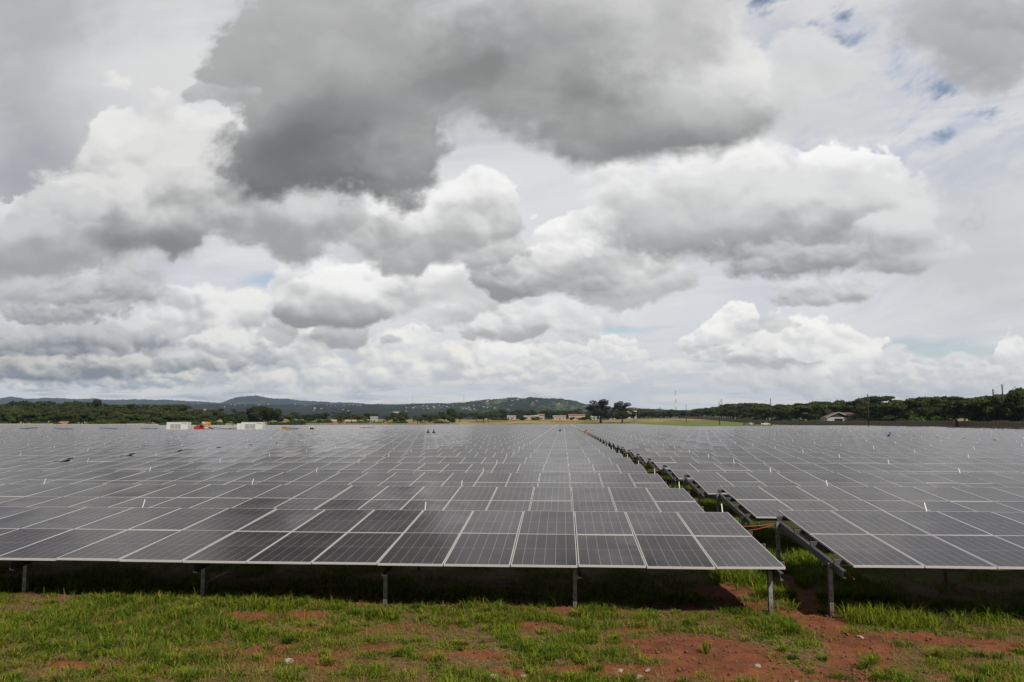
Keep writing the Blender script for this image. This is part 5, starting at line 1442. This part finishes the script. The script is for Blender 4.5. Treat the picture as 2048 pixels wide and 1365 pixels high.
# ------------------------------------------------------------------ vehicles
def vehicle(name, paint, kind, x, y, rz, label, cat):
    root = empty(name, (x, y, g1(x, y)), rz)
    b = MB(); L = 5.1 if kind == 'pickup' else 4.4; h = .95 if kind == 'pickup' else .85
    pr = [(-L / 2, .45), (-L / 2, h), (-L / 2 + .1, h + .05), (L / 2 - 1.3, h + .08), (L / 2 - .15, h - .1), (L / 2, h - .25), (L / 2, .45)]
    b.prism(pr, -.88, .88, paint, 'y'); b.build('body', root, fix=True)
    c = MB(); x0, x1 = (-.55, 1.35) if kind == 'pickup' else (-L / 2 + .15, 1.1); zt = 1.72 if kind == 'pickup' else 1.55
    c.hull8([Vector(p) for p in ((x0, -.84, h), (x1, -.84, h), (x1, .84, h), (x0, .84, h), (x0 + .22, -.68, zt), (x1 - .75, -.68, zt), (x1 - .75, .68, zt), (x0 + .22, .68, zt))], paint); cab = c.build('cabin', root)
    w = MB()
    for s in (-1, 1): w.face([(x0 + .15, s * .845, h + .08), (x1 - .22, s * .845, h + .08), (x1 - .72, s * .715, zt - .08), (x0 + .27, s * .715, zt - .08)], M['window'])
    w.face([(x1 - .06, -.76, h + .08), (x1 - .06, .76, h + .08), (x1 - .67, .64, zt - .07), (x1 - .67, -.64, zt - .07)], M['window']); w.face([(x0 - .0, -.74, h + .1), (x0 + .0, .74, h + .1), (x0 + .19, .62, zt - .08), (x0 + .19, -.62, zt - .08)], M['window'])
    w.build('window', cab)
    if kind == 'pickup':
        d = MB(); d.box(-L / 2 + .12, -.6, -.76, .76, h - .02, h + .056, M['dark']); d.build('load_bed', root)
    for xx in (-L / 2 + .85, L / 2 - .85):
        for yy in (-.9, .68):
            t = MB(); t.tube([(xx, yy, .36), (xx, yy + .22, .36)], .36, M['dark'], 16); o = t.build('wheel', root); r = MB(); r.tube([(xx, yy - .01, .36), (xx, yy + .23, .36)], .2, M['car_grey'], 12); r.build('rim', o)
    for s in (-.75, .5):
        q = MB(); q.box(L / 2 - .04, L / 2 + .01, s, s + .26, h - .22, h - .08, M['lamp']); q.build('headlight', root)
    tag(root, label, cat, 'vehicles parked on the far grass')


vehicle('pickup_truck', M['car_white'], 'pickup', 118.0, 468, -.25, 'white pickup truck, rightmost vehicle parked before the long wall', 'pickup truck')
vehicle('parked_car', M['car_grey'], 'car', 107.6, 470, .5, 'grey car, leftmost vehicle parked before the long wall', 'car')
vehicle('parked_car', M['car_dark'], 'car', 114.3, 472, -.1, 'black car parked next to the white pickup', 'car')
vehicle('parked_car', M['car_white'], 'car', 111.4, 476, 1.2, 'pale car half hidden between the grey and black cars', 'car')
vehicle('pickup_truck', M['car_white'], 'pickup', -66.0, 203, .1, 'white pickup truck roof among the rows right of the cabins', 'pickup truck')
b = MB(); b.box(-1.3, 1.3, -.6, .6, -.1, 1.45, M['yellow']); b.box(-.5, .4, -.5, .5, 1.45, 1.7, M['red']); tag(b.build('crate', None, (-74.0, 205, 0)), 'yellow crate with red top right of the inverter cabins', 'crate')

# ------------------------------------------------------------------ people
def person(x, y, rz, shirt, trousers, label, pose='stand', hat=None, z=None):
    """one skinned body, clothed by its own meshes"""
    root = empty('person', (x, y, g1(x, y) if z is None else z), rz)
    bend = {'stand': 0, 'lean': .55, 'crouch': .5}[pose]; drop = -.42 if pose == 'crouch' else 0
    hip = Vector((0, 0, .92 + drop)); ax = lambda d: hip + Vector((0, -math.sin(bend) * d, math.cos(bend) * d))
    ch, nk, hd = ax(.40), ax(.56), ax(.74)
    vs, es, rs = [], [], []
    def v(p, r): vs.append(tuple(p)); rs.append(r); return len(vs) - 1
    def e(a, b_): es.append((a, b_))
    H = v(hip, .13); C = v(ch, .155); K = v(nk, .06); D0 = v(hd, .095); D1 = v(hd + Vector((0, -.01, .09)), .085); e(H, C); e(C, K); e(K, D0); e(D0, D1)
    for s in (-1, 1):
        kn = Vector((s * .11, -.25 if pose == 'crouch' else -.03, .48 + (.0 if pose != 'crouch' else .04))); ft = Vector((s * .12, .02, .09))
        a = v(hip + Vector((s * .10, 0, -.06)), .095); k = v(kn, .062); f = v(ft, .045); t = v(ft + Vector((0, -.16, -.03)), .036); e(H, a); e(a, k); e(k, f); e(f, t)
        sh = v(ax(.50) + Vector((s * .17, 0, 0)), .065); el = v(ax(.26) + Vector((s * .25, -.03, 0)), .045); wr = v(ax(.10) + Vector((s * .22, -.20, -.02)), .033); ha = v(ax(.06) + Vector((s * .21, -.29, -.03)), .032)
        e(C, sh); e(sh, el); e(el, wr); e(wr, ha)
    me = bpy.data.meshes.new('body'); me.from_pydata(vs, es, []); o = link('body', me, root)
    md = o.modifiers.new('skin', 'SKIN'); md.use_smooth_shade = True
    for i, r in enumerate(rs): me.skin_vertices[0].data[i].radius = (r, r)
    me.skin_vertices[0].data[0].use_root = True
    o.modifiers.new('sub', 'SUBSURF').levels = 1; o.modifiers['sub'].render_levels = 1
    me.materials.append(M['skin'])
    def shell(nm, chain, m):
        b = MB()
        for pts, rr in chain: b.tube(pts, rr, m, 12)
        b.build(nm, root)
    shell('shirt', [([ax(-.04), ax(.2), ax(.40), ax(.52), ax(.57)], [.155, .16, .185, .15, .07])] + [([ax(.51) + Vector((s * .15, 0, 0)), ax(.26) + Vector((s * .25, -.03, 0)), ax(.13) + Vector((s * .225, -.17, -.015))], [.085, .065, .05]) for s in (-1, 1)], shirt)
    shell('trousers', [([hip + Vector((0, 0, .04)), hip + Vector((0, 0, -.1))], [.158, .16])] + [([hip + Vector((s * .09, 0, -.03)), Vector((s * .11, -.25 if pose == 'crouch' else -.03, .50)), Vector((s * .12, .02, .10))], [.115, .085, .07]) for s in (-1, 1)], trousers)
    b = MB(); c = hd + Vector((0, .015, .085)); b.tube([c + Vector((0, .02, -.06)), c, c + Vector((0, 0, .06)), c + Vector((0, 0, .085))], [.085, .112, .09, .02], hat or M['hair'], 12)
    if hat: b.tube([c + Vector((0, -.05, -.005)), c + Vector((0, -.05, .008))], .15, hat, 14)
    b.build('hard_hat' if hat else 'hair', root)
    tag(root, label, 'person', 'people on the site')


person(-23.35, 135.2, 2.8, M['navy'], M['navy'], 'left one of two people in dark clothes standing among the rows')
person(-22.45, 135.6, 3.3, M['navy'], M['dark'], 'right one of two people in dark clothes standing among the rows')
person(43.7, 109.6, 1.2, M['blue'], M['blue'], 'person in blue overalls bending over a table on the right', 'lean', M['car_dark'], z=.10)
person(4.28, 146.5, 0, M['orange'], M['navy'], 'person in an orange vest crouching in the walkway', 'lean', M['orange'])
person(3.9, 147.5, 2, M['navy'], M['navy'], 'dark clothed person beside the orange vest in the walkway', 'lean')
person(-.66, 158.7, 3, M['navy'], M['navy'], 'lone dark clothed person standing between rows left of the walkway')
person(112.8, 466, 0, M['navy'], M['navy'], 'person in black standing left of the parked black car')
person(110.6, 466.5, 1, M['blue'], M['blue'], 'person in blue standing between the parked cars')
person(111.3, 467, 2, M['orange'], M['navy'], 'person in orange standing by the parked cars')

# ------------------------------------------------------------------ walls
def wall(name, pts, h, step, m, label, cat):
    root = empty(name, (pts[0][0], pts[0][1], 0)); n = 0; rest = MB(); a0 = Vector((*pts[0], 0))
    panel_mesh = {}
    tot = []
    for p, q in zip(pts, pts[1:]):
        p, q = Vector(p), Vector(q); L = (q - p).length; k = int(L / step)
        tot += [(p.lerp(q, i / k), math.atan2(q.y - p.y, q.x - p.x)) for i in range(k)]
    up = 0
    for i, (p, an) in enumerate(tot):
        if i % 4 == 0: up = random.choice((-.10, 0, .10, .16))
        def shape(b, Mx):
            for s in range(4): b.box(.07, step - .07, -.035 + .004 * (s % 2), .035 - .004 * (s % 2), -1.2 if s == 0 else h * s / 4 + .004, h * (s + 1) / 4, m, Mx)
            b.box(-.075, .068, -.075, .075, -1.2, h + .06, M['post'], Mx)
        z = g1(p.x, p.y) + up
        if i < 100:
            if 'p' not in panel_mesh: b = MB(); shape(b, None); panel_mesh['p'] = b.mesh('wall_panel')
            link('wall_panel', panel_mesh['p'], root, (p.x - a0.x, p.y - a0.y, z), (0, 0, an))
        else: shape(rest, Matrix.Translation((p.x - a0.x, p.y - a0.y, z)) @ Matrix.Rotation(an, 4, 'Z'))
    if rest.v: o = rest.build('wall_panels', root); o['kind'] = 'stuff'
    tag(root, label, cat)


wall('boundary_wall', [(137.5, 215), (138.5, 400), (136.5, 640), (133.0, 900)], 2.45, 2.4, M['precast'], 'long brown precast wall below the right wood', 'wall')
wall('boundary_wall', [(-330, 389), (-206, 389)], 1.75, 2.4, M['precast_pale'], 'low pale precast wall at the far left edge of the array', 'wall')
wall('boundary_wall', [(-165, 462), (-62, 468)], 1.9, 2.4, M['precast'], 'low dark wall behind the array left of the yellow grass', 'wall')

# ------------------------------------------------------------------ poles
def pole(x, y, h, label, arms=True, r=.22, z=None):
    root = empty('utility_pole', (x, y, g1(x, y) if z is None else z))
    b = MB(); b.tube([(0, 0, -1.5), (0, 0, h)], [r * 1.15, r * .8], M['wood'], 10); b.build('pole', root)
    if arms:
        for i in range(5):
            a = MB(); a.bar((0, 0, h - .5 - i * .62), (.55, -.1, h - .5 - i * .62), .07, .07, M['wood']); a.build('insulator_arm', root)
            q = MB(); q.tube([(.5, -.09, h - .46 - i * .62), (.5, -.09, h - .28 - i * .62)], .06, M['ins'], 8); q.build('insulator', root)
    tag(root, label, 'utility pole', 'tarred utility poles')


for x, y, h, lab, arms in ((124.5, 330, 14.2, 'black pole with stacked insulators in front of the red brown roof', True), (111.3, 430, 14.6, 'plain black pole just right of the parked vehicles', False), (97.7, 500, 14.3, 'black pole below the short telecom tower', False),
                           (92.6, 600, 13.6, 'black pole second left of the parked vehicles', False), (87.8, 720, 12.4, 'thin black pole right of the tall lattice tower foot', False), (81.8, 850, 11.5, 'thin far pole right of the yellow roofed building', False),
                           (141.4, 268, 12.9, 'left one of the twin poles at the far right', True), (143.3, 266, 14.4, 'right and taller one of the twin poles at the far right', True), (-67.0, 700, 9.0, 'thin pole left of the leftmost cream house', False),
                           (-176.0, 500, 7.5, 'thin pole at the wood edge right of the inverter cabins', False), (-131.0, 480, 6.4, 'thin pole above the low dark wall', False), (-97.0, 520, 7.2, 'thin pole before the large dark tree', False)): pole(x, y, h, lab, arms, .22)
b = MB()
for z in (10.6, 11.3, 12.4): b.tube(hang((125, 330, z + 1.2), (141.4, 268, z), .8, 14), .014, M['dark'], 4); b.tube(hang((111.4, 430, z + 2), (125, 330, z + 1.2), .9, 14), .014, M['dark'], 4)
tag(b.build('power_line'), 'thin black wires strung between the right hand poles', 'power line')

# ------------------------------------------------------------------ buildings
def gable_house(name, x, y, w, d, h, rh, wallm, roofm, label, rz=0.0, doors=1, windows=2, hip=False, over=.5, z=None, gable_front=False):
    """ridge along local x; front faces -y"""
    root = empty(name, (x, y, g1(x, y) if z is None else z), rz)
    b = MB(); b.box(-w / 2, w / 2, -d / 2, d / 2, -1.2, h, wallm)
    if not hip:
        for s in (-1, 1): b.face([(s * w / 2, -d / 2, h), (s * w / 2, d / 2, h), (s * w / 2, 0, h + rh)][::s], wallm)
    b.build('wall', root)
    r = MB(); o = over; i = (d / 2 if hip else -o); X, Y = w / 2 + o, d / 2 + o; zt = h + rh + .04; ze = h - rh * o / (d / 2) * .9
    for s in (-1, 1):
        a = [(-X, s * Y, ze), (X, s * Y, ze), (X - o - i, 0, zt), (-X + o + i, 0, zt)]
        up = [(p[0], p[1], p[2] + .09) for p in a]
        r.hull8([Vector(p) for p in a + up], roofm)
    if hip:
        for s in (-1, 1): r.face([(s * X, -Y, ze + .05), (s * X, Y, ze + .05), (s * (X - o - i), 0, zt + .05)], roofm)
    r.build('roof', root, fix=True)
    for k in range(doors):
        q = MB(); xx = -w / 2 + w * (k + .5) / max(doors, 1) + .3; q.box(xx - .45, xx + .45, -d / 2 - .04, -d / 2 - .003, 0, 2.05, M['maroon']); q.build('door', root)
    for k in range(windows):
        q = MB(); xx = -w / 2 + w * (k + .5) / windows - w * .07; q.box(xx - .6, xx + .6, -d / 2 - .03, -d / 2 - .003, 1.0, 2.1, M['window']); wn = q.build('window', root)
        s = MB(); s.box(xx - .7, xx + .7, -d / 2 - .10, -d / 2 - .031, .9, .995, M['plaster_white']); s.build('sill', wn)
    tag(root, label, 'house')
    return root


CH = 800
for x, y, w, d, h, rh, wm, rm, lab, kw in (
    (-83.5, 830, 5.5, 6, 3.2, 1.2, 'plaster', 'tin_orange', 'small cream house with orange roof, leftmost of the row', dict(doors=0, windows=1)),
    (-52.5, CH, 8.5, 5, 3.4, .8, 'plaster', 'tin_grey', 'cream house with a low arch of bush before it', dict(windows=2)),
    (-37.0, 815, 7.0, 5, 3.2, .8, 'plaster', 'tin_grey', 'cream house behind the narrow dark tree', dict(doors=0, windows=1)),
    (-28.5, CH, 7.0, 6, 3.6, 1.0, 'plaster', 'tin_grey', 'cream house left of the orange roofed house', dict(windows=2)),
    (-22.5, 815, 6.0, 6, 4.6, 1.1, 'plaster', 'tin_orange', 'taller house with orange tiles beside the upright tree', dict(windows=2)),
    (-3.8, CH, 13.0, 5, 3.6, .6, 'plaster', 'tin_grey', 'long cream house with a white end wall', dict(windows=4)),
    (9.0, CH, 7.0, 6, 4.6, 1.0, 'plaster', 'tin_orange', 'orange roofed house at the end of the walkway line', dict(windows=2)),
    (17.5, 815, 10.0, 6, 4.6, .9, 'plaster', 'tin_orange', 'wide cream house with white base left of the grey green hut', dict(windows=3)),
    (21.0, 795, 6.0, 4, 2.2, .6, 'plaster_white', 'tin_grey', 'low white shed in front of the wide cream house', dict(windows=1)),
    (31.0, CH, 5.5, 5, 2.6, 1.3, 'plaster_white', 'green_tin', 'hut with grey green gable roof', dict(windows=1)),
    (42.5, 795, 6.5, 6, 5.2, .9, 'maroon', 'maroon', 'dark maroon shed below the big ragged trees', dict(windows=1)),
    (49.5, CH, 6.0, 6, 4.2, 1.4, 'plaster', 'tin_orange', 'cream house right of the maroon shed', dict(windows=2)),
    (56.5, 805, 7.5, 6, 4.0, 2.2, 'plaster', 'roof_tan', 'gabled tan roofed house left of the yellow building', dict(windows=1)),
    (69.0, 815, 12.0, 7, 7.0, 1.2, 'tin_grey', 'yellow', 'tall building with a bright yellow roof', dict(windows=0, doors=0)),
    (-152.0, 512, 4.6, 4, 2.9, .9, 'plaster', 'roof_tan', 'small tan house, left of two before the middle belt', dict(windows=1)),
    (-140.0, 512, 7.0, 4, 2.9, .9, 'plaster', 'roof_tan', 'wider tan house, right of two before the middle belt', dict(windows=2)),
    (-155.5, 640, 5.2, 5, 4.2, .8, 'plaster_white', 'roof_pale', 'white and pale blue building in the middle belt', dict(windows=2)),
    (-153.0, 720, 6.8, 6, 7.5, 1.0, 'plaster_white', 'roof_pale', 'white two storey building above the middle belt', dict(windows=3)),
    (-262.0, 398, 4.2, 4, 1.5, 1.4, 'tin_red', 'tin_orange', 'rusty orange hut roof above the far left wall', dict(windows=0, doors=0))):
    gable_house('small_house' if w < 9 else 'long_house', x, y, w, d, h, rh, M[wm], M[rm], lab, **kw)
b = MB(); b.box(-.06, .06, -.06, .06, -.5, 2, M['galv_dark']); b.box(-1.2, 1.2, -.05, .05, 2, 5, M['plaster_white']); tag(b.build('billboard', None, (37.3, 795, g1(37, 795))), 'plain white board between the hut and the maroon shed', 'sign board')

# red-brown roofed house behind the wall
def brown_house():
    x, y = 160.6, 443
    root = empty('wide_house', (x, y, .75), -.08); root.scale = (1.075, 1.0, 1.05)
    b = MB(); b.box(-15.5, -4.3, -5.5, 6.5, -1, 4.3, M['plaster_white']); b.box(-4.3, 14.5, -4.6, 6.5, -1, 4.1, M['plaster']); b.face([(-15.5, -5.5, 4.3), (-4.3, -5.5, 4.3), (-9.9, -5.5, 6.6)], M['maroon']); b.build('wall', root)
    r = MB()
    for a in ([(-16.2, -6.3, 4.15), (-9.9, -6.3, 6.85), (-9.9, 6.5, 6.85), (-16.2, 6.5, 4.15)], [(-9.9, -6.3, 6.85), (-3.6, -6.3, 4.15), (-3.6, 6.5, 4.15), (-9.9, 6.5, 6.85)],
              [(-9.9, -5.0, 4.35), (15.4, -5.4, 4.0), (9.5, .8, 6.75), (-9.9, .8, 6.83)], [(15.4, -5.4, 4.0), (15.4, 7.2, 4.0), (9.5, .8, 6.75)], [(15.4, 7.2, 4.0), (-9.9, 7.2, 4.2), (-9.9, .8, 6.83), (9.5, .8, 6.75)]):
        r.face(a, M['tin_red'])
    for a, c in (((-16.2, -6.34, 4.1), (-9.9, -6.34, 6.82)), ((-9.9, -6.34, 6.82), (-3.6, -6.34, 4.1))): r.bar(a, c, .08, .32, M['plaster_white'])
    r.build('roof', root)
    d = MB(); d.box(-11.9, -8.0, -5.56, -5.503, 0, 3.6, M['window']); d.build('carport_opening', root)
    for xx in (-14.6, -12.9, -6.9, -5.3):
        q = MB(); q.box(xx - .5, xx + .5, -5.55, -5.503, 1.4, 3.4, M['tin_grey']); q.build('window', root)
    tag(root, 'white house with long red brown roof behind the wall', 'house')


brown_house()
gable_house('small_house', 187.5, 466, 9.0, 8, 3.6, 2.2, M['plaster_white'], M['tin_bright'], 'house with bright red roof beside the red brown one', hip=True)
# ------------------------------------------------------------------ haze
def build_haze():
    b = MB(); m = bpy.data.materials.new('haze_air'); m.use_nodes = True
    nt = m.node_tree; nt.nodes.clear()
    v = nt.nodes.new('ShaderNodeVolumePrincipled'); v.inputs['Density'].default_value = HAZE
    v.inputs['Color'].default_value = (0.55, 0.72, 0.95, 1); v.inputs['Anisotropy'].default_value = 0.0
    o = nt.nodes.new('ShaderNodeOutputMaterial'); nt.links.new(v.outputs[0], o.inputs['Volume'])
    b.box(-9800, 9800, -600, 9900, -1.8, 330, m)
    tag(b.build('haze'), kind='stuff')


HAZE = 4.2e-5
build_haze()
